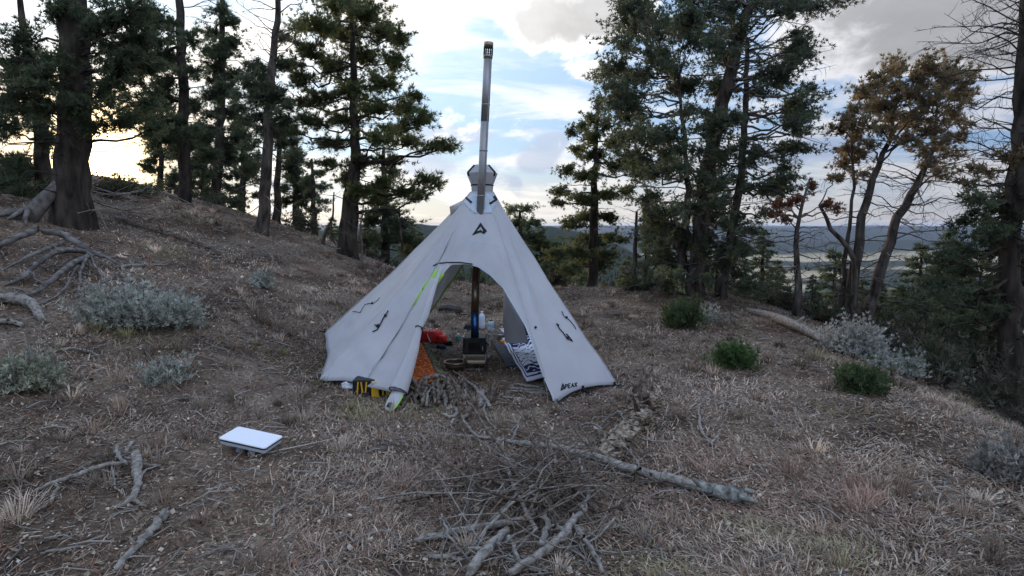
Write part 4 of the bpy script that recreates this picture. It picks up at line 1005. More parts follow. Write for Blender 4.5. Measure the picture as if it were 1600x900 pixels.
tree('spruce_tree', 'ragged half-dead spruce with bare grey limbs at the right edge', 8.8,
     [[(1574, 560, 46), (1578, 420, 36), (1585, 300, 30), (1596, 150, 23), (1604, 0, 17), (1606, -60, 14)]],
     cl + [(1530, 268, 30, 12, .2, 1), (1575, 250, 26, 16, .0, 1), (1600, 280, 26, 16, .1, 1), (1505, 285, 18, 8, .3, 1)], DKGREEN, 24, 330, .8, -.05, -.06, FIR, 'bark_dark', [dict(y0=-20, y1=330, n=120, l=(.5, 1.5), droop=-.08, r=.012, sub=10, up=.15), dict(y0=300, y1=540, n=40, l=(.5, 1.3), droop=-.2, r=.012, sub=8)], pcols=BROWN)
tree('juniper', 'rounded dark juniper peeking over the right slope of the tent', 20.0,
     [[(815, 408, 12), (814, 360, 9), (812, 330, 5)]], [(800, 328, 16, 8), (822, 326, 18, 8), (810, 348, 28, 11), (836, 348, 20, 10), (832, 372, 28, 11), (800, 368, 20, 11), (852, 385, 24, 11), (815, 395, 28, 11), (790, 385, 20, 10), (845, 410, 26, 10)], GREEN, 25, 420, .9, .1, 0, FIR, 'bark_dark')
tree('dead_sapling', 'thin bare grey sapling between the cone-shaped fir and the huge fir', 13.5,
     [[(988, 448, 9), (992, 390, 7), (995, 330, 4)]], [], GREEN, 26, dead=[dict(y0=325, y1=440, n=24, l=(.2, .6), droop=-.05, up=.3, r=.007, sub=5)])
tree('dead_sapling', 'thin bare stick of a sapling beside the low dark conifer, left of the tent', 14.0,
     [[(628, 378, 4), (626, 350, 3.4), (624, 322, 2.5)]], [], GREEN, 27, dead=[dict(y0=330, y1=375, n=5, l=(.1, .3), droop=.1, r=.004, sub=2)])
tree('dead_sapling', 'bare twiggy sapling in front of the bushy pine trunks', 13.0,
     [[(566, 398, 5), (563, 350, 4), (568, 320, 2.5)]], [], GREEN, 28, dead=[dict(y0=320, y1=390, n=12, l=(.2, .6), droop=.05, up=.4, r=.005, sub=4)])

tree('dead_sapling', 'bent bare sapling between the little thin pine and the bushy pine', 14.5,
     [[(505, 372, 6), (520, 340, 4), (522, 300, 2.5)]], [], GREEN, 29, dead=[dict(y0=305, y1=365, n=8, l=(.2, .5), droop=.05, up=.4, r=.005, sub=3)])

for k_, (px_, d_, ty, hw, lab) in enumerate([(250, 21, 165, 34, 'background pine just left of the slender straight pine trunk'), (378, 21, 180, 30, 'background pine between the narrow spiky conifer and the leaning pine'), (462, 22, 236, 22, 'small background pine right of the short broken stem'), (318, 22, 205, 26, 'background pine between the slender straight pine and the spiky conifer')]):
    by = 330
    tree('pine_tree', lab, d_, [[(px_, by, 13), (px_ + 2, (by + ty) / 2, 9), (px_, ty - 6, 3)]], env([(ty, px_ - 5, px_ + 5), (ty + 30, px_ - hw * .5, px_ + hw * .5), (by - 40, px_ - hw, px_ + hw), (by - 15, px_ - hw * .8, px_ + hw * .8)], 24, 15, 7, 200 + k_), DKGREEN, 210 + k_, 300, .9, .0, -.04, PINE, 'bark_dark', [dict(y0=ty + 20, y1=by - 10, n=14, l=(.4, 1.2), droop=-.1)])

# young conifers down the slope: one shape, copied
def conifer_master(seed, h_, r_, cols):
    rg = np.random.default_rng(seed); e = empty('young_conifer', (0, 0, 0), 'young conifer', 'tree')
    mb = MB(); mb.tube([(0, 0, -.3), (0, 0, h_ * .5), (0, 0, h_)], [.035 * h_, .022 * h_, .004], 6); mb.build('trunk', MT['bark_dark'], e)
    pos = []; dirs = []; lb = MB()
    for k in range(46):
        f = (k + rg.random()) / 46; z = h_ * (.06 + .92 * f); a = k * 2.4 + rg.normal(0, .3); L_ = r_ * (1 - f) ** .85 * rg.uniform(.75, 1.15) + .05
        tip = np.array([math.cos(a) * L_, math.sin(a) * L_, z - .18 * L_]); st = np.array([0, 0, z]); lb.tube([st, (st + tip) / 2, tip], [.012, .009, .004], 3, cap=False)
        for j in range(int(10 + 26 * L_)):
            t = rg.uniform(.15, 1); p = st + (tip - st) * t + rg.normal(0, .10 * L_ * (1.2 - t) + .02, 3) * [1, 1, .4]
            pos.append(p); dirs.append((tip - st) / L_ * .8 + [0, 0, .25] + rg.normal(0, .35, 3))
    lb.build('branches', MT['bark_dark'], e)
    cr = MB(); sprig_mesh(cr, rg, pos, dirs, cols, .13, .026, 9, .5); cr.build('crown', MT['needle'], e, False)
    return e
masters = [conifer_master(31, 3.2, 1.0, DKGREEN), conifer_master(32, 3.0, .85, BLUEGREEN), conifer_master(33, 2.6, .95, GREEN)]
used = [False] * 3
rg = np.random.default_rng(77)
spots = []
for (x0, x1, d0, d1, n) in ((1000, 1260, 19, 60, 18), (1160, 1620, 14, 55, 30), (840, 1020, 19, 45, 10), (600, 860, 22, 40, 8), (180, 420, 21, 30, 6)):
    for _ in range(n):
        d = d0 * (d1 / d0) ** rg.random(); spots.append((rg.uniform(x0, x1), d))
nc = 0
fill = [(1010, 17, 318), (1038, 18, 350), (1192, 15, 362), (1216, 17, 385), (1165, 16, 408), (1272, 14, 425), (1300, 15, 440), (1405, 14, 425), (1440, 13, 385), (1480, 12, 350), (1535, 11, 395), (1425, 17, 415), (1350, 16, 440), (1560, 10, 420), (1500, 14, 400), (872, 19, 352), (845, 20, 362), (692, 20, 366), (655, 19, 358), (980, 19, 385), (330, 19, 266), (255, 17, 268), (205, 17, 280), (470, 20, 322), (450, 22, 328), (520, 21, 322), (30, 14, 250), (640, 18, 350), (575, 19, 330), (380, 20, 284), (1120, 17, 400), (1090, 18, 380), (1140, 16, 430)]
allspots = [(a_, b_, None) for a_, b_ in spots] + fill
for px, d, topy in allspots:
    x = (px - 800) / FPX * d; i = int(rg.integers(3)); z = H(x, d)
    # keep the crowns below the view of the valley
    top = CAMZ + d * (math.tan(R(-2.0) if px > 1000 else R(-1.2)))
    if px < 500: top = CAMZ + d * (50 - (420 - px) * .02) / FPX
    s = (top - z) / 3.1 * rg.uniform(.35, .98)
    if s < .25: s = rg.uniform(.25, .4)
    s = min(s, 2.4)
    if topy is not None: s = (P(px, topy, d).z - z) / 3.0
    o = masters[i] if not used[i] else copy_tree(masters[i]); used[i] = True
    o.location = (x, d, z - .05); o.rotation_euler = (0, 0, rg.uniform(0, 6.28)); o.scale = (s * rg.uniform(.85, 1.2),) * 2 + (s,)
    lab = ('small dark conifer among many on the brushy slope right of the huge fir' if px > 1130 else 'small dark conifer low on the slope behind the huge fir and the cone-shaped fir' if px > 840 else 'small dark conifer top showing behind the tent' if px > 500 else 'small dark conifer on the skyline below the sunset')
    tag(o, lab, 'tree', lab.replace('small dark conifer', 'small dark conifers'))

# ------------------------------------------------------------------ shrubs
SAGE = ((.25, .26, .21), (.47, .475, .40), (.57, .565, .49))
def shrub(name, label, px, py, wpx, hpx, cols, seed, n=900, leaf=(.05, .0125, 10, .55), stalks=0, cat='shrub', group=None, woody='twig', lean=.5, mt='sage', depth=None):
    rg = np.random.default_rng(seed); g = G(px, py) if depth is None else P(px, py, depth)
    g.z = H(g.x, g.y); k = g.y / FPX; rx = wpx * k / 2; h_ = hpx * k
    root = empty(name, g, label, cat, group); lb = MB(); pos = []; dirs = []; clump = []
    nb = max(10, n // 26)
    for _ in range(nb):
        a = rg.uniform(0, 2 * PI); q = rg.random() ** .5; el = rg.uniform(.25, 1)
        end = np.array([math.cos(a) * rx * q, math.sin(a) * rx * .8 * q, h_ * math.sqrt(max(.05, 1 - q * q * .8)) * el]); st = np.array([math.cos(a) * rx * .15, math.sin(a) * rx * .12, -.02])
        mid = st * .4 + end * .6; mid[2] *= .7; mid += rg.normal(0, .03, 3)
        G0 = np.array(tuple(g)); lb.tube([G0 + st, G0 + mid, G0 + end], [.010, .007, .003], 4, cap=False)
        br = rg.uniform(.7, 1.2)
        for j in range(n // nb):
            t = rg.uniform(.35, 1.05); p = st + (end - st) * t + rg.normal(0, .05 + .03 * rx, 3); p[2] = max(p[2], .01)
            dd = (end - st) / (np.linalg.norm(end - st) + 1e-6) * lean + np.array([0, 0, .6]) + rg.normal(0, .3, 3)
            pos.append(G0 + p); dirs.append(dd); clump.append(br)
    lb.build('stems', MT[woody], root)
    cr = MB(); sprig_mesh(cr, rg, pos, dirs, cols, leaf[0], leaf[1], leaf[2], leaf[3], np.array(clump)); cr.build('foliage', MT[mt], root, False)
    if stalks:
        sb = MB()
        for _ in range(stalks):
            a = rg.uniform(0, 2 * PI); q = rg.random() * rx * .9; p = np.array(tuple(g)) + [math.cos(a) * q, math.sin(a) * q * .8, h_ * .3]; t = p + [rg.normal(0, .05), rg.normal(0, .05), h_ * rg.uniform(.7, 1.3)]
            sb.tube([p, (p + t) / 2, t], [.004, .007, .004], 4, cap=False)
        sb.build('flower_stalks', MT['dead'], root)
    return root
shrub('sagebrush', 'widest silvery sagebrush, below the exposed roots on the left', 205, 508, 160, 72, SAGE, 41, 1500)
shrub('sagebrush', 'silvery sagebrush lobe on the right side of the widest sagebrush', 277, 508, 84, 56, SAGE, 42, 700)
shrub('sagebrush', 'round sagebrush with pale dry stalks at the left edge', 50, 605, 100, 52, ((.22, .23, .155), (.41, .42, .30), (.48, .47, .37)), 43, 900, stalks=14)
shrub('sagebrush', 'small thin sagebrush below the widest sagebrush', 255, 598, 62, 36, SAGE, 44, 280, stalks=6)
shrub('sagebrush', 'large pale sagebrush under the forked pine on the right', 1335, 556, 118, 62, ((.28, .27, .23), (.47, .455, .40), (.56, .54, .48)), 45, 1500)
shrub('sagebrush', 'low grey sagebrush right of the large pale sagebrush', 1400, 585, 90, 40, SAGE, 46, 700)
shrub('sagebrush', 'grey sagebrush with upright stalks at the right edge', 1592, 640, 70, 50, SAGE, 47, 600, stalks=12)
shrub('sagebrush', 'grey sagebrush in the lower right with tall dry stems', 1578, 745, 90, 60, ((.22, .205, .175), (.42, .39, .34), (.52, .48, .42)), 48, 420, stalks=10)
shrub('sagebrush', 'pale low sagebrush between the two green pine seedlings and the fir', 1120, 505, 60, 26, SAGE, 49, 300)
shrub('sagebrush', 'low grey sagebrush left of the green juniper seedling at the right edge', 1465, 600, 80, 34, SAGE, 50, 500, stalks=5)
shrub('sagebrush', 'grey tuft of sagebrush on the left slope behind the tent', 408, 450, 44, 26, SAGE, 51, 240)
LGREEN = ((.035, .055, .022), (.075, .10, .042), (.10, .12, .055))
shrub('pine_seedling', 'round green pine seedling right of the tent at the foot of the huge fir', 1068, 512, 66, 58, LGREEN, 52, 900, (.075, .012, 10, .4), mt='needle', lean=.9)
shrub('pine_seedling', 'smallest bright green seedling alone on the bare ground right of the tent', 1143, 572, 60, 36, ((.035, .065, .02), (.07, .115, .038), (.09, .13, .05)), 53, 800, (.06, .011, 10, .5), mt='needle')
shrub('pine_seedling', 'dark green seedling in front of the large pale sagebrush', 1345, 612, 70, 44, LGREEN, 54, 800, (.065, .012, 10, .5), mt='needle')
shrub('pine_seedling', 'spiky green seedling under the half-dead spruce on the right', 1512, 600, 84, 66, LGREEN, 55, 900, (.08, .013, 10, .4), mt='needle', lean=.9)
shrub('dark_shrub', 'dark green shrub behind the large pale sagebrush, under the forked pine', 1455, 555, 90, 70, DKGREEN, 56, 900, (.08, .02, 9, .6), mt='needle', depth=8.2)
shrub('dark_shrub', 'olive bush hanging over the valley view between forked pine and spruce', 1462, 470, 56, 50, GREEN, 57, 500, (.09, .02, 9, .6), mt='needle', depth=11)
for i, (px, py, w_, h_, d_, lab) in enumerate([(640, 392, 70, 46, 16, 'dark low shrub right behind the left tent slope'), (690, 400, 60, 40, 16.5, 'dark low shrub hidden half behind the tent peak slope'), (860, 446, 60, 30, 14.5, 'dark low shrub behind the right tent slope'), (1000, 462, 60, 24, 13, 'dark low shrub at the foot of the bare grey sapling'), (470, 360, 70, 34, 16, 'dark low shrub below the little thin pine'), (215, 322, 90, 26, 13, 'dark low shrub on the crest right of the thick trunk'), (170, 318, 70, 34, 12, 'dark low shrub touching the thick trunk on its right'), (355, 328, 70, 24, 16.5, 'dark low shrub at the foot of the narrow spiky conifer'), (25, 335, 60, 40, 10.5, 'dark low shrub at the left edge behind the forked conifer'), (735, 410, 60, 34, 16, 'dark low shrub seen through the tent door'), (1215, 480, 90, 44, 12.5, 'dark low shrub behind the fallen log on the right'), (1290, 500, 80, 40, 11.5, 'dark low shrub between fallen log and forked pine')]):
    shrub('dark_shrub', lab, px, py, w_, h_, DKGREEN if i % 2 else ((.03, .03, .02), (.07, .065, .04), (.10, .09, .06)), 60 + i, 420, (.07, .02, 9, .7), mt='needle', depth=d_)
# ------------------------------------------------------------------ fallen wood
def path_px(pix, seed=0, jit=.0, n_sub=4):
    """(px, py, height above ground) -> smooth path over the ground"""
    rg = np.random.default_rng(seed); pts = []
    for x, y, h_ in pix:
        g = G(x, y); pts.append(np.array([g.x, g.y, g.z + h_]))
    n_sub = max(n_sub, 6); pts = np.array(pts); n = len(pts); m = (n - 1) * n_sub + 1; t = np.linspace(0, n - 1, m); out = []
    for q in t:
        i = min(int(q), n - 2); f = q - i; p0 = pts[max(0, i - 1)]; p1 = pts[i]; p2 = pts[i + 1]; p3 = pts[min(n - 1, i + 2)]
        out.append(.5 * (2 * p1 + (p2 - p0) * f + (2 * p0 - 5 * p1 + 4 * p2 - p3) * f * f + (3 * p1 - p0 - 3 * p2 + p3) * f ** 3))
    out = np.array(out)
    if jit: out[1:-1] += rg.normal(0, jit, (m - 2, 3)) * [1, 1, .5]
    return out

def stick(name, label, pix, r, mt='dead', seed=0, cat='branch', group=None, parent=None, jit=.005, nseg=8, rough=.13):
    p = path_px(pix, seed, jit); rr = np.interp(np.linspace(0, 1, len(p)), np.linspace(0, 1, len(r)), r)
    for i in range(len(p)): p[i, 2] = max(p[i, 2], H(p[i, 0], p[i, 1]) + rr[i] * .55)
    b = MB(); b.tube(p, rr, nseg, rough=rough, seed=seed)
    if max(rr) > .012 and len(p) > 8:                     # knots and snapped side shoots
        rg = np.random.default_rng(seed + 900)
        for _ in range(2 + int(len(p) / 9)):
            i = int(rg.integers(2, len(p) - 2)); d = rg.normal(0, 1, 3); d[2] = abs(d[2]) * .7; d /= np.linalg.norm(d); L_ = rr[i] * rg.uniform(1.6, 4.5)
            q = p[i] + d * L_; b.tube([p[i], (p[i] + q) / 2, q], [rr[i] * .55, rr[i] * .38, rr[i] * .2], 5, rough=.15, seed=seed + 3)
        for e_, s_ in ((0, 1), (-1, -1)):                 # splintered ends
            for _ in range(3):
                t_ = p[e_] - p[e_ + s_ * 2]; t_ /= np.linalg.norm(t_) + 1e-6; off = rg.normal(0, rr[e_] * .4, 3); L_ = rr[e_] * rg.uniform(.1, .7)
                b.tube([p[e_] - t_ * rr[e_] + off, p[e_] + t_ * L_ * .5 + off, p[e_] + t_ * L_ + off * 1.2], [rr[e_] * .5, rr[e_] * .35, rr[e_] * .05], 4, cap=False)
    o = b.build(name, MT[mt], parent, org=None if parent else Vector(p[0]))
    if not parent: tag(o, label, cat, group)
    return o

MT['lichen'] = mat('lichen_grey_wood', (.07, .06, .05), (.36, .355, .30), scale=22, detail=10, bump=.012, bscale=50, rough=.95, spec=.05, c3=(.2, .2, .175))
# long pole across the foreground with a broken knot and stubs
g0 = G(900, 725)
pole = empty('fallen_pole', g0, 'long weathered fallen pole lying diagonally in front of the tent', 'log')
stick('stem', '', [(676, 679, .0), (740, 686, .02), (800, 697, .03), (870, 713, .06), (930, 736, .09), (985, 752, .08), (1050, 762, .05), (1100, 772, .03), (1130, 778, .02)], [.008, .011, .016, .021, .026, .028, .028, .029, .032], parent=pole, seed=2, nseg=10)
stick('butt', '', [(1092, 770, .035), (1125, 780, .035), (1164, 788, .03)], [.036, .042, .038], 'lichen', parent=pole, seed=3, nseg=12, rough=.07)
stick('stub', '', [(745, 688, .03), (728, 672, .05), (722, 662, .07)], [.012, .010, .006], parent=pole, seed=4)
stick('stub', '', [(800, 697, .04), (812, 676, .10), (816, 668, .14)], [.010, .008, .004], parent=pole, seed=5)
stick('stub', '', [(1018, 760, .06), (1016, 768, .12)], [.010, .006], parent=pole, seed=6)

# rotten stump, splintered along its length
def rotten():
    root = empty('rotten_log', G(985, 690), 'crumbling rotten log with splintered pale heartwood beside the pole', 'log')
    rg = np.random.default_rng(9)
    p = path_px([(1012, 622, .02), (1000, 645, .05), (988, 668, .07), (975, 690, .08), (955, 712, .05), (948, 730, .03)], 1, .02, 6)
    b = MB(); b.tube(p, np.interp(np.linspace(0, 1, len(p)), [0, .12, .25, .4, .5, .62, .75, .9, 1], [.05, .10, .06, .085, .05, .075, .09, .06, .02]), 16, rough=.17, seed=3); b.build('heartwood', MT['rot'], root)
    for k in range(60):
        i = int(rg.integers(2, len(p) - 2)); c = p[i] + rg.normal(0, .05, 3) + [0, 0, .04]; d = (p[min(len(p) - 1, i + 2)] - p[i]) * rg.choice([-1, 1]) + rg.normal(0, .05, 3); d /= np.linalg.norm(d)
        L_ = rg.uniform(.08, .26); w = rg.uniform(.008, .03); s = np.cross(d, [0, 0, 1.]); s /= np.linalg.norm(s) + 1e-6; u = np.cross(s, d)
        m = MB(); a0 = c; a1 = c + d * L_
        m.add([a0 - s * w, a0 + s * w, a0 + s * w + u * w * .7, a0 - s * w + u * w * .7, a1 - s * w * .2, a1 + s * w * .2, a1 + u * w * .3], [[0, 1, 2, 3], [0, 4, 5, 1], [3, 2, 6, 6], [0, 3, 6, 4], [1, 5, 6, 2]][:2] + [[0, 3, 6, 4], [1, 5, 6, 2]])
        m.build('splinter', MT['rot'] if k % 3 else MT['dead_dark'], root, False)
    for k in range(16):
        c = p[int(rg.integers(0, 9))] + rg.normal(0, .05, 3) + [0, 0, .02]; m = MB(); e = c + [rg.normal(0, .03), rg.normal(0, .03), rg.uniform(.07, .2)]
        m.tube([c, (c + e) / 2 + rg.normal(0, .01, 3), e], [.03, .022, .008], 6, rough=.3, seed=k); m.build('bark_shard', MT['dead_dark'], root)
rotten()

def tangle(name, label, cx, cy, wx, wy, n, seed, mt, lmin, lmax, rmax, h_, mains=(), cat='branch pile', mtmain=None):
    g = G(cx, cy); root = empty(name, g, label, cat); rg = np.random.default_rng(seed)
    for i, (pix, r) in enumerate(mains): stick('branch', '', pix, r, mtmain or mt, seed + i, parent=root, nseg=8, rough=.12)
    for k in range(n):
        b = MB(); x, y = cx + rg.normal(0, wx), cy + rg.normal(0, wy); p = G(x, y); L_ = rg.uniform(lmin, lmax); a = rg.uniform(0, 2 * PI); d = np.array([math.cos(a), math.sin(a) * .9, rg.uniform(-.05, .45)])
        m = 6; t = np.linspace(-.5, .5, m)[:, None]; c = np.array(tuple(p)) + [0, 0, rg.uniform(.01, h_)]
        q = c + d * L_ * t + np.cross(d, [0, 0, 1.]) * (rg.normal(0, .25) * L_ * (t ** 2)); q[:, 2] += rg.normal(0, .1) * L_ * (t[:, 0] ** 2 * 4) ; q += rg.normal(0, .008, (m, 3))
        for j in range(m): q[j, 2] = max(q[j, 2], H(q[j, 0], q[j, 1]) + .006)
        r = rmax * rg.uniform(.3, 1) * (.5 + L_ / lmax * .5); b.tube(q, np.linspace(r, r * .35, m), 5, cap=False)
        for s in range(int(rg.integers(1, 5))):
            j = int(rg.integers(1, m)); e = q[j] + (d * rg.choice([-1, 1]) * .6 + rg.normal(0, .5, 3)) * L_ * rg.uniform(.12, .35); e[2] = max(e[2], H(e[0], e[1]) + .005)
            b.tube([q[j], (q[j] + e) / 2 + rg.normal(0, .012, 3), e], [r * .5, r * .4, r * .2], 4, cap=False)
        b.build('twig', MT[mt] if k % 4 else MT['dead'], root)
    return root
tangle('branch_tangle', 'heap of dark dead twigs and crooked limbs in the foreground under the pole', 832, 782, 72, 30, 125, 5, 'dead_dark', .25, .9, .011, .22,
       [([(705, 740, .05), (728, 768, .10), (760, 788, .08), (800, 795, .05), (835, 800, .03)], [.007, .010, .011, .010]),
        ([(700, 640, .32), (740, 690, .25), (790, 750, .16), (830, 800, .06), (850, 830, .02)], [.004, .008, .010, .011]),
        ([(758, 660, .12), (800, 690, .28), (835, 740, .22), (850, 800, .08)], [.004, .007, .009, .010]),
        ([(795, 800, .08), (842, 790, .13), (880, 765, .17), (905, 742, .13)], [.008, .008, .006, .004]),
        ([(760, 766, .08), (812, 792, .1), (842, 788, .12)], [.012, .012, .010]),
        ([(850, 640, .28), (858, 700, .22), (852, 760, .14), (856, 800, .05)], [.003, .006, .008, .009]),
        ([(640, 770, .01), (700, 767, .03), (760, 762, .05), (820, 756, .06)], [.008, .009, .008, .006]),
        ([(808, 625, .2), (828, 680, .2), (862, 740, .12)], [.003, .005, .007])])
tangle('crooked_limbs', 'thick crooked grey limbs at the bottom edge of the foreground heap', 820, 864, 90, 18, 30, 6, 'dead', .2, .7, .010, .06,
       [([(648, 849, .01), (700, 842, .03), (760, 834, .04), (810, 826, .05), (838, 812, .05)], [.015, .017, .016, .012]),
        ([(735, 905, .04), (762, 878, .07), (792, 852, .08)], [.028, .026, .022]),
        ([(795, 905, .03), (840, 888, .06), (880, 862, .09), (902, 834, .10), (912, 810, .08)], [.016, .022, .022, .016, .010]),
        ([(900, 850, .09), (922, 872, .05), (948, 905, .01)], [.016, .013, .009]),
        ([(795, 862, .08), (812, 882, .03), (850, 902, .01)], [.011, .011, .009]),
        ([(845, 870, .05), (856, 842, .08), (850, 820, .07)], [.018, .015, .01]),
        ([(670, 872, .01), (700, 876, .02), (722, 880, .02)], [.013, .012, .008]),
        ([(786, 740, .12), (806, 795, .1), (838, 846, .05)], [.006, .009, .012]),
        ([(690, 832, .1), (700, 850, .06), (718, 866, .02)], [.004, .006, .006]),
        ([(905, 745, .12), (918, 790, .08), (905, 830, .06)], [.007, .010, .012])], mtmain='dead')
# branches left of the tent
stick('fallen_branch', 'long bent grey branch on the lower left, reaching toward the left edge', [(40, 775, .01), (85, 762, .03), (130, 748, .04), (175, 736, .05), (215, 732, .03), (250, 731, .01)], [.008, .011, .014, .014, .011, .007], seed=21)
stick('fallen_branch', 'hooked pale offshoot branch below the long bent branch', [(86, 760, .03), (88, 772, .02), (76, 790, .01), (50, 803, .005)], [.010, .009, .008, .004], seed=22)
def split():
    root = empty('forked_branch', G(212, 760), 'short pale peeling branch with forked end crossing the long bent branch', 'branch')
    for i, (pix, r) in enumerate([([(212, 722, .06), (216, 745, .07), (217, 765, .04), (205, 786, .02), (176, 798, .01)], [.02, .026, .022, .016, .006]), ([(205, 786, .02), (218, 790, .015), (230, 794, .01)], [.012, .01, .005]), ([(182, 706, .03), (186, 722, .05), (198, 738, .05)], [.018, .013, .008]), ([(196, 716, .03), (206, 706, .06), (210, 702, .05)], [.01, .013, .008]), ([(205, 712, .02), (178, 728, .03), (180, 760, .02), (192, 778, .02)], [.005, .007, .006, .005])]):
        stick('branch', '', pix, r, 'dead', 30 + i, parent=root)
split()
stick('fallen_branch', 'stout pale stick on the bottom edge left of centre', [(176, 897, .01), (205, 872, .03), (235, 842, .04), (258, 808, .03)], [.010, .016, .019, .021], seed=24)
stick('fallen_branch', 'thin grey stick lying on reddish soil at the lower left', [(64, 868, .01), (110, 860, .012), (152, 852, .008)], [.006, .007, .004], seed=25)
stick('fallen_branch', 'thin dark stick above the stick on reddish soil', [(62, 852, .01), (92, 842, .012), (118, 828, .008)], [.006, .006, .004], 'dead_dark', seed=26)
stick('curved_twig', 'forked antler-shaped pale twig right of the rotten log', [(1142, 600 + 18, .01), (1098, 630, .02), (1092, 655, .03), (1096, 680, .03), (1112, 697, .02), (1124, 706, .01)], [.003, .005, .008, .010, .009, .006], seed=27)
stick('curved_twig', 'short prong twig leaning against the antler-shaped twig', [(1112, 697, .02), (1122, 686, .03), (1126, 676, .03)], [.008, .007, .004], seed=28)
stick('curved_twig', 'pale bow-shaped twig above the antler-shaped twig', [(1085, 618, .01), (1120, 630, .02), (1140, 634, .02), (1146, 646, .01)], [.004, .006, .008, .006], seed=29)
stick('fallen_branch', 'short grey branch curving away right of the rotten log', [(1000, 690, .02), (1030, 694, .02), (1060, 690, .01)], [.007, .008, .004], seed=33)
stick('fallen_branch', 'pale arched branch rising left of the rotten log', [(905, 670, .02), (925, 678, .08), (945, 695, .08), (948, 712, .03)], [.006, .009, .010, .008], seed=34)
stick('fallen_branch', 'arched branch over the rotten log top', [(945, 664, .03), (965, 662, .1), (974, 676, .1), (972, 692, .05)], [.006, .008, .008, .006], seed=35)
stick('fallen_branch', 'mottled pale log end at the left edge below the roots', [(-20, 474, .04), (25, 478, .07), (50, 488, .08), (66, 505, .03)], [.05, .052, .048, .03], seed=36)
stick('fallen_branch', 'grey branch under the mottled log end at the left edge', [(-20, 508, .03), (15, 507, .03), (36, 512, .02)], [.03, .028, .018], seed=37)
stick('fallen_branch', 'pale stick above the round sagebrush on the left', [(95, 548, .01), (125, 550, .03), (155, 558, .01)], [.008, .013, .012], seed=38)
stick('fallen_branch', 'thin forked stick right of the pale stick by the round sagebrush', [(140, 550, .02), (160, 545, .03), (172, 538, .02)], [.008, .007, .004], seed=39)
stick('fallen_log', 'weathered grey log lying on the slope edge right of the pine seedling', [(1168, 487, .02), (1200, 500, .08), (1240, 518, .10), (1285, 536, .05), (1305, 546, .02)], [.05, .07, .075, .065, .05], seed=40, cat='log', nseg=12)
stick('fallen_log', 'dark charred log by the dark green seedling', [(1375, 588, .05), (1400, 602, .06), (1424, 612, .04)], [.05, .06, .05], 'dead_dark', seed=44, cat='log', nseg=10)
stick('fallen_branch', 'mossy dead trunk lying on the left hillside', [(180, 344, .05), (230, 362, .07), (280, 378, .08), (330, 392, .05)], [.03, .04, .045, .03], 'dead_dark', seed=41)
stick('fallen_branch', 'low pale stick across the slope above the widest sagebrush', [(180, 420, .02), (215, 418, .03), (262, 416, .02)], [.02, .02, .01], seed=42)
tangle('brush_heap', 'heap of pale dead brush on the slope between the pines and the tent', 420, 403, 40, 7, 40, 7, 'dead', .4, 1.3, .012, .2)
tangle('brush_heap', 'thin dead brush lying on the hillside right of the thick trunk', 345, 392, 22, 7, 16, 8, 'dead', .4, 1.1, .012, .15)
tangle('brush_heap', 'fan of bare dead limbs lying right of the thick trunk foot', 195, 345, 34, 14, 20, 10, 'dead', .5, 1.6, .014, .5)
MT['root'] = mat('grey_root', (.07, .06, .052), (.22, .20, .18), scale=10, bump=.006, bscale=30, rough=.92, spec=.1)
def roots():
    root = empty('exposed_roots', G(110, 440), 'spreading grey exposed roots below the thick trunk', 'roots')
    R_ = [([(150, 410, .10), (110, 412, .16), (70, 424, .14), (40, 440, .06), (10, 448, .02)], [.03, .035, .034, .03, .012]),
          ([(145, 412, .10), (120, 428, .14), (90, 450, .12), (60, 462, .05), (20, 466, .02)], [.03, .032, .03, .024, .01]),
          ([(70, 385, .18), (100, 395, .22), (130, 408, .18), (160, 412, .08)], [.045, .05, .042, .03]),
          ([(140, 410, .12), (128, 440, .12), (125, 458, .05), (118, 468, .01)], [.022, .02, .016, .009]),
          ([(142, 412, .12), (150, 430, .1), (170, 450, .05), (185, 460, .01)], [.02, .018, .014, .006]),
          ([(150, 408, .1), (180, 420, .08), (205, 432, .02)], [.02, .016, .008]),
          ([(60, 385, .2), (40, 388, .16), (0, 392, .06), (-20, 395, .02)], [.04, .036, .03, .02]),
          ([(100, 400, .15), (70, 412, .16), (30, 420, .08), (0, 428, .02)], [.028, .026, .02, .012]),
          ([(125, 420, .12), (110, 450, .08), (90, 466, .03), (60, 478, .01)], [.018, .018, .014, .007]),
          ([(160, 412, .08), (200, 412, .06), (240, 420, .02)], [.016, .014, .006])]
    for i, (pix, r) in enumerate(R_): stick('root', '', pix, [q * .8 for q in r], 'root', 50 + i, parent=root, nseg=8)
    rg = np.random.default_rng(3)
    for k in range(26):
        x, y = rg.uniform(20, 200), rg.uniform(385, 465); a = rg.uniform(-.6, .6); l = rg.uniform(15, 45)
        stick('rootlet', '', [(x, y, .08), (x + l * .5, y + l * .5 * math.sin(a) + rg.uniform(-3, 6), .08), (x + l, y + l * math.sin(a) * .9 + 6, .01)], [.010, .008, .004], 'root', 70 + k, parent=root, nseg=5)
roots()
# pale leaning dead stem against the thick trunk
b = MB(); A0 = P(40, 372, 8.25); A0.z = H(A0.x, A0.y) - .05; A1 = P(104, 278, 8.75); b.tube([A0, A0.lerp(A1, .3) + Vector((.02, 0, .03)), A0.lerp(A1, .7), A1], [.13, .105, .09, .08], 12, rough=.12, seed=8); ls = empty('leaning_stem', A0, 'pale leaning dead stem propped against the thick trunk', 'dead stem'); b.build('stem', MT['root'], ls)
for k, (dx, l) in enumerate(((-.25, .3), (.05, .35), (.28, .32), (-.05, .5))):
    b = MB(); q = A0 + Vector((dx, -l, 0)); q.z = H(q.x, q.y); b.tube([A0 + Vector((dx * .3, -.03, .18)), A0.lerp(q, .55) + Vector((0, 0, .08)), q], [.045, .03, .012], 7, rough=.1, seed=k); b.build('root', MT['root'], ls)

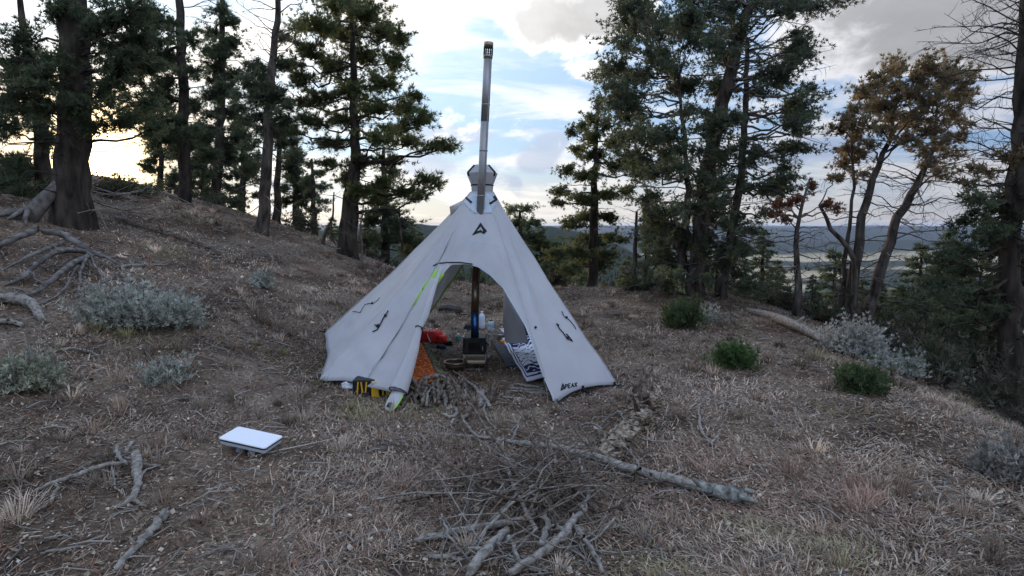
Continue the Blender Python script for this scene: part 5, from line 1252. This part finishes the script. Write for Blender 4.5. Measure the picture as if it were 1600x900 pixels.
# split firewood heaped at the tent door: every stick its own object
rg = np.random.default_rng(15)
lab = 'weathered stick in the firewood heap at the tent door'; grp = 'firewood sticks heaped at the tent door'
for k in range(46):
    x = rg.uniform(632, 722) if k < 34 else rg.uniform(705, 772); y = rg.uniform(612, 632); l = rg.uniform(10, 22); hh = rg.uniform(.02, .12) if k < 34 else rg.uniform(.015, .06); r = rg.uniform(.012, .023)
    sl_ = rg.normal(0, 6)
    stick('firewood_stick', lab, [(x + sl_, y - l * .6, hh), (x + rg.normal(0, 2), y, hh * .85), (x - sl_ * .4, y + l * .55, max(.01, hh * .4))], [r, r * 1.05, r * .85], 'dead_dark' if k % 5 else 'dead', 100 + k, 'firewood', grp, jit=.004, nseg=7)
stick('firewood_stick', 'longest pale firewood stick slanting from the stove over the heap', [(708, 582, .02), (726, 600, .04), (750, 622, .05), (768, 642, .02)], [.010, .014, .019, .02], 'dead', 160, 'firewood')
stick('firewood_stick', 'slim curved firewood stick left of the longest stick', [(715, 594, .03), (724, 609, .05), (727, 626, .03)], [.009, .012, .011], 'dead', 161, 'firewood')
stick('firewood_stick', 'pale crosswise stick on top of the firewood heap', [(655, 612, .10), (672, 610, .13), (690, 608, .13), (702, 611, .10)], [.016, .02, .017, .009], 'dead', 162, 'firewood')
stick('firewood_stick', 'hooked stick in front of the firewood heap', [(690, 650, .015), (705, 654, .015), (715, 647, .02), (708, 641, .02), (696, 643, .015)], [.009, .012, .014, .012, .006], 'dead', 163, 'firewood')
stick('firewood_stick', 'dark bent stick in front of the firewood heap', [(700, 668, .01), (725, 658, .03), (735, 645, .05), (738, 636, .04)], [.01, .018, .022, .014], 'dead_dark', 164, 'firewood')
stick('firewood_stick', 'thin upright-leaning stick below the firewood heap', [(756, 636, .03), (761, 660, .03), (775, 672, .01)], [.006, .007, .006], 'dead', 165, 'firewood')
for k, (x0, x1, y0, y1) in enumerate(((802, 850, 602, 608), (795, 852, 608, 613), (800, 855, 613, 616), (826, 858, 616, 618), (785, 835, 622, 628))):
    stick('kindling_stick', 'thin straight kindling stick laid flat beside the blanket, %s from the blanket' % ('nearest', 'second', 'third', 'fourth', 'farthest')[k], [(x0, y0, .012), ((x0 + x1) / 2, (y0 + y1) / 2, .014), (x1, y1, .012)], [.010, .012, .010], 'dead', 170 + k, 'kindling')
tangle('twig_bundle', 'small tangle of pale twigs right of the stove inside the tent', 772, 527, 6, 3, 22, 12, 'dead', .08, .28, .006, .14)
tangle('green_sprigs', 'clump of dark green sprigs between the red bag and the stove', 705, 527, 8, 3, 20, 13, 'dead_dark', .08, .2, .006, .07)
# flat dark board and bark behind the tent
MT['board'] = mat('charred_board', (.012, .011, .010), (.05, .045, .04), rough=.9, scale=10)
gb = G(702, 488); b = MB(); n = 12; V = []
for i in range(n):
    f = i / (n - 1); w = .05 + .05 * math.sin(PI * f)
    for s, z in ((-1, .02), (1, .05), (1, .09), (-1, .07)): V.append((gb.x - .17 + .34 * f, gb.y + s * w, gb.z + z + .02 * math.sin(4 * f)))
b.add(V, [[i * 4 + j, i * 4 + (j + 1) % 4, (i + 1) * 4 + (j + 1) % 4, (i + 1) * 4 + j] for i in range(n - 1) for j in range(4)] + [[0, 3, 2, 1], [(n - 1) * 4, (n - 1) * 4 + 1, (n - 1) * 4 + 2, (n - 1) * 4 + 3]])
tag(b.build('bark_slab', MT['board'], None, False, org=gb), 'flat dark slab of bark on the ground seen through the rear tent door', 'bark')

# ------------------------------------------------------------------ flat white satellite dish
def dish():
    fr = G(390, 712).y - .04
    A, B, C_, D = [P(x, y, fr + o_) for x, y, o_ in ((361, 662, .30), (434, 678, .20), (430, 707.5, -.06), (346, 689, .03))]
    g = (A + B + C_ + D) / 4; gz = H(g.x, g.y); root = empty('satellite_dish', Vector((g.x, g.y, gz)), 'flat white rectangular satellite dish propped on the grass', 'satellite dish')
    # true rectangle through the middle of those corners
    xa = ((B - A) + (C_ - D)).normalized(); yb = ((A - D) + (B - C_)); yb = (yb - xa * yb.dot(xa)).normalized(); nz = xa.cross(yb).normalized()
    w = ((B - A).length + (C_ - D).length) / 4 * .92; h_ = ((A - D).length + (B - C_).length) / 4 * .74
    def panel(name, z0, z1, sx, sy, mt, par, r=.02):
        rim = []
        for cx_, cy_, a0 in ((1, 1, 0), (-1, 1, 90), (-1, -1, 180), (1, -1, 270)):
            for k in range(5):
                a = R(a0 + k * 22.5); rim.append(((sx - r) * cx_ + r * math.cos(a), (sy - r) * cy_ + r * math.sin(a)))
        n_ = len(rim); V = [tuple(g + xa * x + yb * y + nz * z) for z in (z0, z1) for x, y in rim]
        b = MB(); b.add(V, [[i, (i + 1) % n_, n_ + (i + 1) % n_, n_ + i] for i in range(n_)])
        b.f.append(np.array([list(range(n_, 2 * n_))])); b.f.append(np.array([list(range(n_ - 1, -1, -1))]))
        return b.build(name, mt, par, False)
    MT['dishw'] = mat('matte_white_plastic', (.80, .80, .82), rough=.38, spec=.5); MT['dishg'] = mat('grey_plastic', (.42, .44, .46), rough=.5)
    f = panel('front_panel', -.006, .006, w, h_, MT['dishw'], root); f.modifiers.new('b', 'BEVEL').width = .004
    panel('gasket', -.014, -.007, w * .985, h_ * .975, MT['black'], root)
    k = panel('rear_shell', -.036, -.015, w * .97, h_ * .96, MT['dishg'], root)
    for s in (-.25, .25):
        p = g + xa * w * s - yb * h_ * .2 - nz * .03; q = p - yb * .05; q.z = gz + .005; q.z = H(q.x, q.y) + .006
        b = MB(); b.box((p + q) / 2, (.05, .014, (p - q).length), (p - q).to_track_quat('Z', 'Y').to_matrix().to_4x4()); b.build('kickstand', MT['dishg'], root, False)
    b = MB(); p = g - nz * .035; q = p + Vector((.05, -.1, 0)); q.z = H(q.x, q.y) + .008; q2 = q + Vector((.5, .35, 0)); q2.z = H(q2.x, q2.y) + .006; q3 = q2 + Vector((.7, .3, 0)); q3.z = H(q3.x, q3.y) + .006
    b.tube([p, p.lerp(q, .6) + Vector((0, -.02, 0)), q, q2], .004, 6); b.build('cable', MT['strap'], root)
dish()

# ------------------------------------------------------------------ tool case under the left hem
MT['yellow'] = mat('yellow_plastic', (.66, .36, .01), (.72, .42, .02), rough=.45, scale=6); MT['blackp'] = mat('black_plastic', (.012, .012, .013), rough=.5)
def case():
    g = G(567, 637) + Vector((0, .31, 0)); g.z = H(g.x, g.y) - .01; root = empty('tool_case', g, 'black and yellow power tool case poking out under the left tent hem', 'tool case')
    b = MB(); b.box(g + Vector((0, .17, .09)), (.36, .26, .16)); o = b.build('case_body', MT['blackp'], root, False); m = o.modifiers.new('b', 'BEVEL'); m.width = .015; m.segments = 2
    b = MB(); b.box(g + Vector((.03, .028, .085)), (.065, .03, .15)); o = b.build('latch', MT['yellow'], root, False); o.modifiers.new('b', 'BEVEL').width = .006
    b = MB(); b.box(g + Vector((.03, .010, .135)), (.05, .006, .04)); b.build('latch_plate', MT['dishg'], o, False)
    for x in (-.13, -.09, -.055, .10, .13, .155):
        b = MB(); b.box(g + Vector((x, .036, .09)), (.012, .014, .12), Matrix.Rotation(.12 * math.sin(90 * x), 4, 'Y')); b.build('rib', MT['yellow'], root, False)
    b = MB(); b.box(g + Vector((-.06, .03, .035)), (.07, .02, .04)); b.build('socket_cover', MT['foam'], root, False)
    for x in (-.14, .14):
        b = MB(); b.box(g + Vector((x, .1, .008)), (.04, .1, .02)); b.build('foot', MT['blackp'], root, False)
case()
g = G(545, 613); wb = lumpy('plastic_wrap', g + Vector((-.02, .12, .035)), (.08, .05, .035), MT['cap_white'], 12, .5); tag(wb, 'crumpled white plastic wrap beside the yellow tool case under the hem', 'wrapper')
for i, (x, y, s) in enumerate(((597, 702, .05), (1262, 657, .03), (1404, 605, .05), (1085, 702, .02), (720, 668, .03), (640, 668, .035))):
    g = G(x, y); o = lumpy('stone', g + Vector((0, 0, s * .2)), (s, s * .75, s * .4), MT['rot'] if i % 2 else MT['bark'], 20 + i, .3, 9, 6)
    tag(o, ['flat brown stone on a sandy patch left of the heap', 'pale flat stone on the open ground at right', 'grey stone by the charred log', 'small pale stone near the antler-shaped twig', 'small stone just below the firewood heap', 'small brown stone below the door tail'][i], 'stone')
# ------------------------------------------------------------------ ground cover nobody could count
def scatter(rg, n, d0, d1, power, amax=47):
    """points over the hilltop, denser close by"""
    u = rg.random(n); e = 2 - power
    d = (d0 ** e + (d1 ** e - d0 ** e) * u) ** (1 / e) if abs(e) > 1e-3 else d0 * (d1 / d0) ** u
    a = np.radians(rg.uniform(-amax, amax, n)); return d * np.sin(a), d * np.cos(a), d

STRAW = np.array([(.29, .245, .19), (.20, .165, .13), (.34, .30, .245), (.13, .10, .078), (.25, .215, .185), (.16, .12, .095)])
def keep(x, y):
    e = np.interp(y, [0, 3, 5, 6.5, 9, 11, 15], [4.8, 4.3, 4.1, 4.1, 4.7, 5.0, 4.6]); b = np.interp(x, [-12, -6, -3, 0, 4], [17.5, 17, 15.8, 15.2, 14.5])
    return (x < e + 1.6) & (y < b + 2)
def in_tent(x, y): return np.hypot(x - TC.x, y - TC.y) < 1.15

def colour(rg, x, y, n):
    c = STRAW[rg.integers(0, len(STRAW), n)] * rg.uniform(.6, 1.25, n)[:, None]
    red = sstep(.05, .22, fbm(x * .55, y * .55, 301, 3))[:, None] * (rg.random(n) < .65)[:, None]
    red = red * .75; c = c * (1 - red) + red * np.array([.17, .115, .092]) * rg.uniform(.6, 1.4, n)[:, None]
    gr = sstep(.10, .25, fbm(x * .8 + 50, y * .8, 311, 3))[:, None] * (rg.random(n) < .5)[:, None]
    c = c * (1 - gr) + gr * np.array([.17, .17, .085]) * rg.uniform(.7, 1.3, n)[:, None]
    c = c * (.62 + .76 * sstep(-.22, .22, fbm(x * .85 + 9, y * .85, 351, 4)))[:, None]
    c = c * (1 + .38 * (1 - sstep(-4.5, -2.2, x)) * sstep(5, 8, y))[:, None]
    c = c * .85 + c.mean(1, keepdims=True) * .15
    return c * np.array([1.58, 1.40, 1.26])

def grass_mat():
    rg = np.random.default_rng(501); n = 305000
    x, y, d = scatter(rg, n, 1.9, 18, 1.75); ok = keep(x, y) & ~(in_tent(x, y) & (rg.random(n) < .75)) & (fbm(x * 1.1, y * 1.1, 321, 3) + rg.normal(0, .10, n) > -.02)
    x, y, d = x[ok], y[ok], d[ok]; n = len(x); z = height(x, y)
    a = rg.uniform(0, 2 * PI, n) + 0; flow = fbm(x * .6, y * .6, 331, 2) * 8; a = np.where(rg.random(n) < .5, flow + rg.normal(0, .6, n), a)
    L_ = rg.gamma(2.2, .015, n) + .015; lean = rg.beta(1.3, 3.5, n) * .85; w = (.0014 + .00042 * d) * rg.uniform(.7, 1.4, n)
    hx, hy = np.cos(a), np.sin(a); sx, sy = -hy, hx
    base = np.stack([x, y, z], 1); side = np.stack([sx, sy, np.zeros(n)], 1) * w[:, None]
    up = np.stack([hx * L_ * np.sqrt(1 - lean ** 2), hy * L_ * np.sqrt(1 - lean ** 2), L_ * lean + .004], 1)
    mid = base + up * .55 + np.stack([np.zeros(n), np.zeros(n), L_ * .10], 1)
    v = np.stack([base - side, base + side, mid + side * .8, mid - side * .8, base + up], 1).reshape(-1, 3)
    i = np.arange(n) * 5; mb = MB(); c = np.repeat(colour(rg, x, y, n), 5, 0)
    mb.add(v, np.stack([i, i + 1, i + 2, i + 3], 1), c); mb.f.append(np.stack([i + 3, i + 2, i + 4], 1))
    tag(mb.build('dry_grass', MT['grass'], None, False), 'matted dry grass covering the hilltop', 'grass', kind='stuff')
grass_mat()

def tufts():
    rg = np.random.default_rng(511); mb = MB(); n = 1500
    x, y, d = scatter(rg, n, 1.9, 17, 1.3); ok = keep(x, y) & ~in_tent(x, y) & (fbm(x * .9, y * .9, 341, 3) + rg.normal(0, .1, n) > -.02); x, y, d = x[ok], y[ok], d[ok]
    for k in range(len(x)):
        per = int(rg.integers(22, 60)); s = rg.uniform(.05, .14) * (1.4 if rg.random() < .12 else 1); r = rg.random(per) ** .5 * s * .5; a = rg.uniform(0, 2 * PI, per)
        px_ = x[k] + r * np.cos(a); py_ = y[k] + r * np.sin(a); pz = height(px_, py_); L_ = s * rg.uniform(.5, 1.3, per); tilt = rg.uniform(.15, 1.0, per)
        d3 = np.stack([np.cos(a) * tilt, np.sin(a) * tilt, np.ones(per)], 1) + rg.normal(0, .15, (per, 3)); d3 /= np.linalg.norm(d3, axis=1)[:, None]
        b0 = np.stack([px_, py_, pz], 1); sd = np.stack([-np.sin(a), np.cos(a), np.zeros(per)], 1) * ((.0013 + .0004 * d[k]) * rg.uniform(.7, 1.3, per))[:, None]
        md = b0 + d3 * (L_ * .6)[:, None]; tp = b0 + d3 * L_[:, None]; tp[:, :2] += np.stack([np.cos(a), np.sin(a)], 1) * (L_ * .2 * tilt)[:, None]; tp[:, 2] -= L_ * .12
        v = np.stack([b0 - sd, b0 + sd, md + sd * .7, md - sd * .7, tp], 1).reshape(-1, 3); i = np.arange(per) * 5
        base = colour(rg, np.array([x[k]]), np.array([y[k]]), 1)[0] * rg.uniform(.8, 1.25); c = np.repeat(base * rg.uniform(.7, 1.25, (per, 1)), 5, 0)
        st = mb.n; mb.add(v, np.stack([i, i + 1, i + 2, i + 3], 1), c); mb.f.append(np.stack([i + 3, i + 2, i + 4], 1) + st)
    tag(mb.build('bunch_grass', MT['grass'], None, False), 'wispy tufts of dry bunch grass across the hilltop', 'grass', kind='stuff')
tufts()

def litter():
    rg = np.random.default_rng(521); n = 200000
    x, y, d = scatter(rg, n, 1.9, 18, 1.75); ok = keep(x, y); x, y, d = x[ok], y[ok], d[ok]; n = len(x); z = height(x, y) + rg.uniform(.002, .014, n)
    a = rg.uniform(0, 2 * PI, n); L_ = rg.gamma(2.0, .009, n) + .009 + .0008 * d; chip = rg.random(n) < .45; w = np.where(chip, L_ * rg.uniform(.25, .6, n) * .7, .0016 + .0004 * d); L_ = np.where(chip, L_ * .45, L_ * 1.6)
    t1 = rg.normal(0, .3, n); t2 = rg.normal(0, .4, n)
    u = np.stack([np.cos(a), np.sin(a), t1], 1) * (L_ / 2)[:, None]; s = np.stack([-np.sin(a), np.cos(a), t2], 1) * (w / 2)[:, None]; c0 = np.stack([x, y, z], 1); c0[:, 2] += abs(t1) * L_ * .4 + abs(t2) * w * .4
    v = np.stack([c0 - u - s * .7, c0 - u * .6 + s, c0 + u + s * .6, c0 + u * .8 - s], 1).reshape(-1, 3)
    pal = np.array([(.10, .07, .05), (.20, .16, .12), (.34, .30, .25), (.05, .038, .03), (.15, .085, .06), (.30, .27, .235)]); c = pal[rg.choice(6, n, p=[.25, .25, .13, .18, .15, .04])] * rg.uniform(.6, 1.3, n)[:, None] * np.array([1.62, 1.5, 1.36])
    i = np.arange(n) * 4; mb = MB(); mb.add(v, np.stack([i, i + 1, i + 2, i + 3], 1), np.repeat(c, 4, 0))
    tag(mb.build('ground_litter', MT['litter'], None, False), 'needles, bark chips and leaf litter strewn over the soil', 'litter', kind='stuff')
litter()

def twigs():
    rg = np.random.default_rng(531); n = 1500; mb = MB()
    x, y, d = scatter(rg, n, 1.9, 16, 1.6)
    for k in range(n):
        if not keep(x[k], y[k]): continue
        L_ = rg.uniform(.05, .28); a = rg.uniform(0, 2 * PI); b = a + rg.normal(0, .5); p = np.array([x[k], y[k]]); m = p + np.array([math.cos(a), math.sin(a)]) * L_ * .5; e = m + np.array([math.cos(b), math.sin(b)]) * L_ * .5
        r = rg.uniform(.0018, .005) + .0002 * d[k]; col = np.array((.30, .27, .23)) * rg.uniform(.35, 1.15)
        mb.tube([(p[0], p[1], H(*p) + .01), (m[0], m[1], H(*m) + .015 + rg.random() * .02), (e[0], e[1], H(*e) + .01)], [r, r, r * .5], 4, cap=False, col=col)
    tag(mb.build('fallen_twigs', MT['litter'], None, False), 'small grey twigs scattered over the dry ground', 'twigs', kind='stuff')
twigs()

def slope_brush():
    """the dark tangle of brush down the slope past the camp"""
    rg = np.random.default_rng(541); n = 9000; a = np.radians(rg.uniform(-50, 50, n)); d = 9 * (90 / 9) ** rg.random(n)
    x, y = d * np.sin(a), d * np.cos(a); e = np.interp(y, [0, 3, 5, 6.5, 9, 11, 15], [4.8, 4.3, 4.1, 4.1, 4.7, 5.0, 4.6]); b = np.interp(x, [-12, -6, -3, 0, 4], [17.5, 17, 15.8, 15.2, 14.5])
    ok = ((x > e + .8) | (y > b + .6)) & ((a > R(-12)) | (d < 24)); hs = np.where(a > R(-12), 1.0, .45)[ok]; x, y, d = x[ok], y[ok], d[ok]; n = len(x); z = height(x, y)
    hgt = rg.uniform(.15, .85, n) * (1 + d / 60) * hs; pos = []; dirs = []; m = 7
    for k in range(m):
        f = rg.random(n); pos.append(np.stack([x + rg.normal(0, .16, n) * hgt * 1.6, y + rg.normal(0, .16, n) * hgt * 1.6, z + hgt * f], 1)); dirs.append(np.stack([rg.normal(0, .5, n), rg.normal(0, .5, n), np.full(n, .8)], 1))
    pos = np.concatenate(pos); dirs = np.concatenate(dirs); mb = MB(); k = np.tile(d, m)
    v, f, idx = blades(rg, pos, dirs, .17, .026, 6, .5)
    sc = (.55 + k / 34)[idx][:, None]; v = pos[idx] + (v - pos[idx]) * sc
    pal = np.array([(.05, .05, .033), (.10, .092, .06), (.18, .165, .13), (.065, .075, .042), (.13, .105, .078)]); c = pal[rg.integers(0, 5, len(pos))] * rg.uniform(.6, 1.2, len(pos))[:, None]
    mb.add(v, f, c[idx]); tag(mb.build('slope_brush', MT['needle'], None, False), 'dark tangled brush covering the slope beyond the camp', 'brush', kind='stuff')
slope_brush()
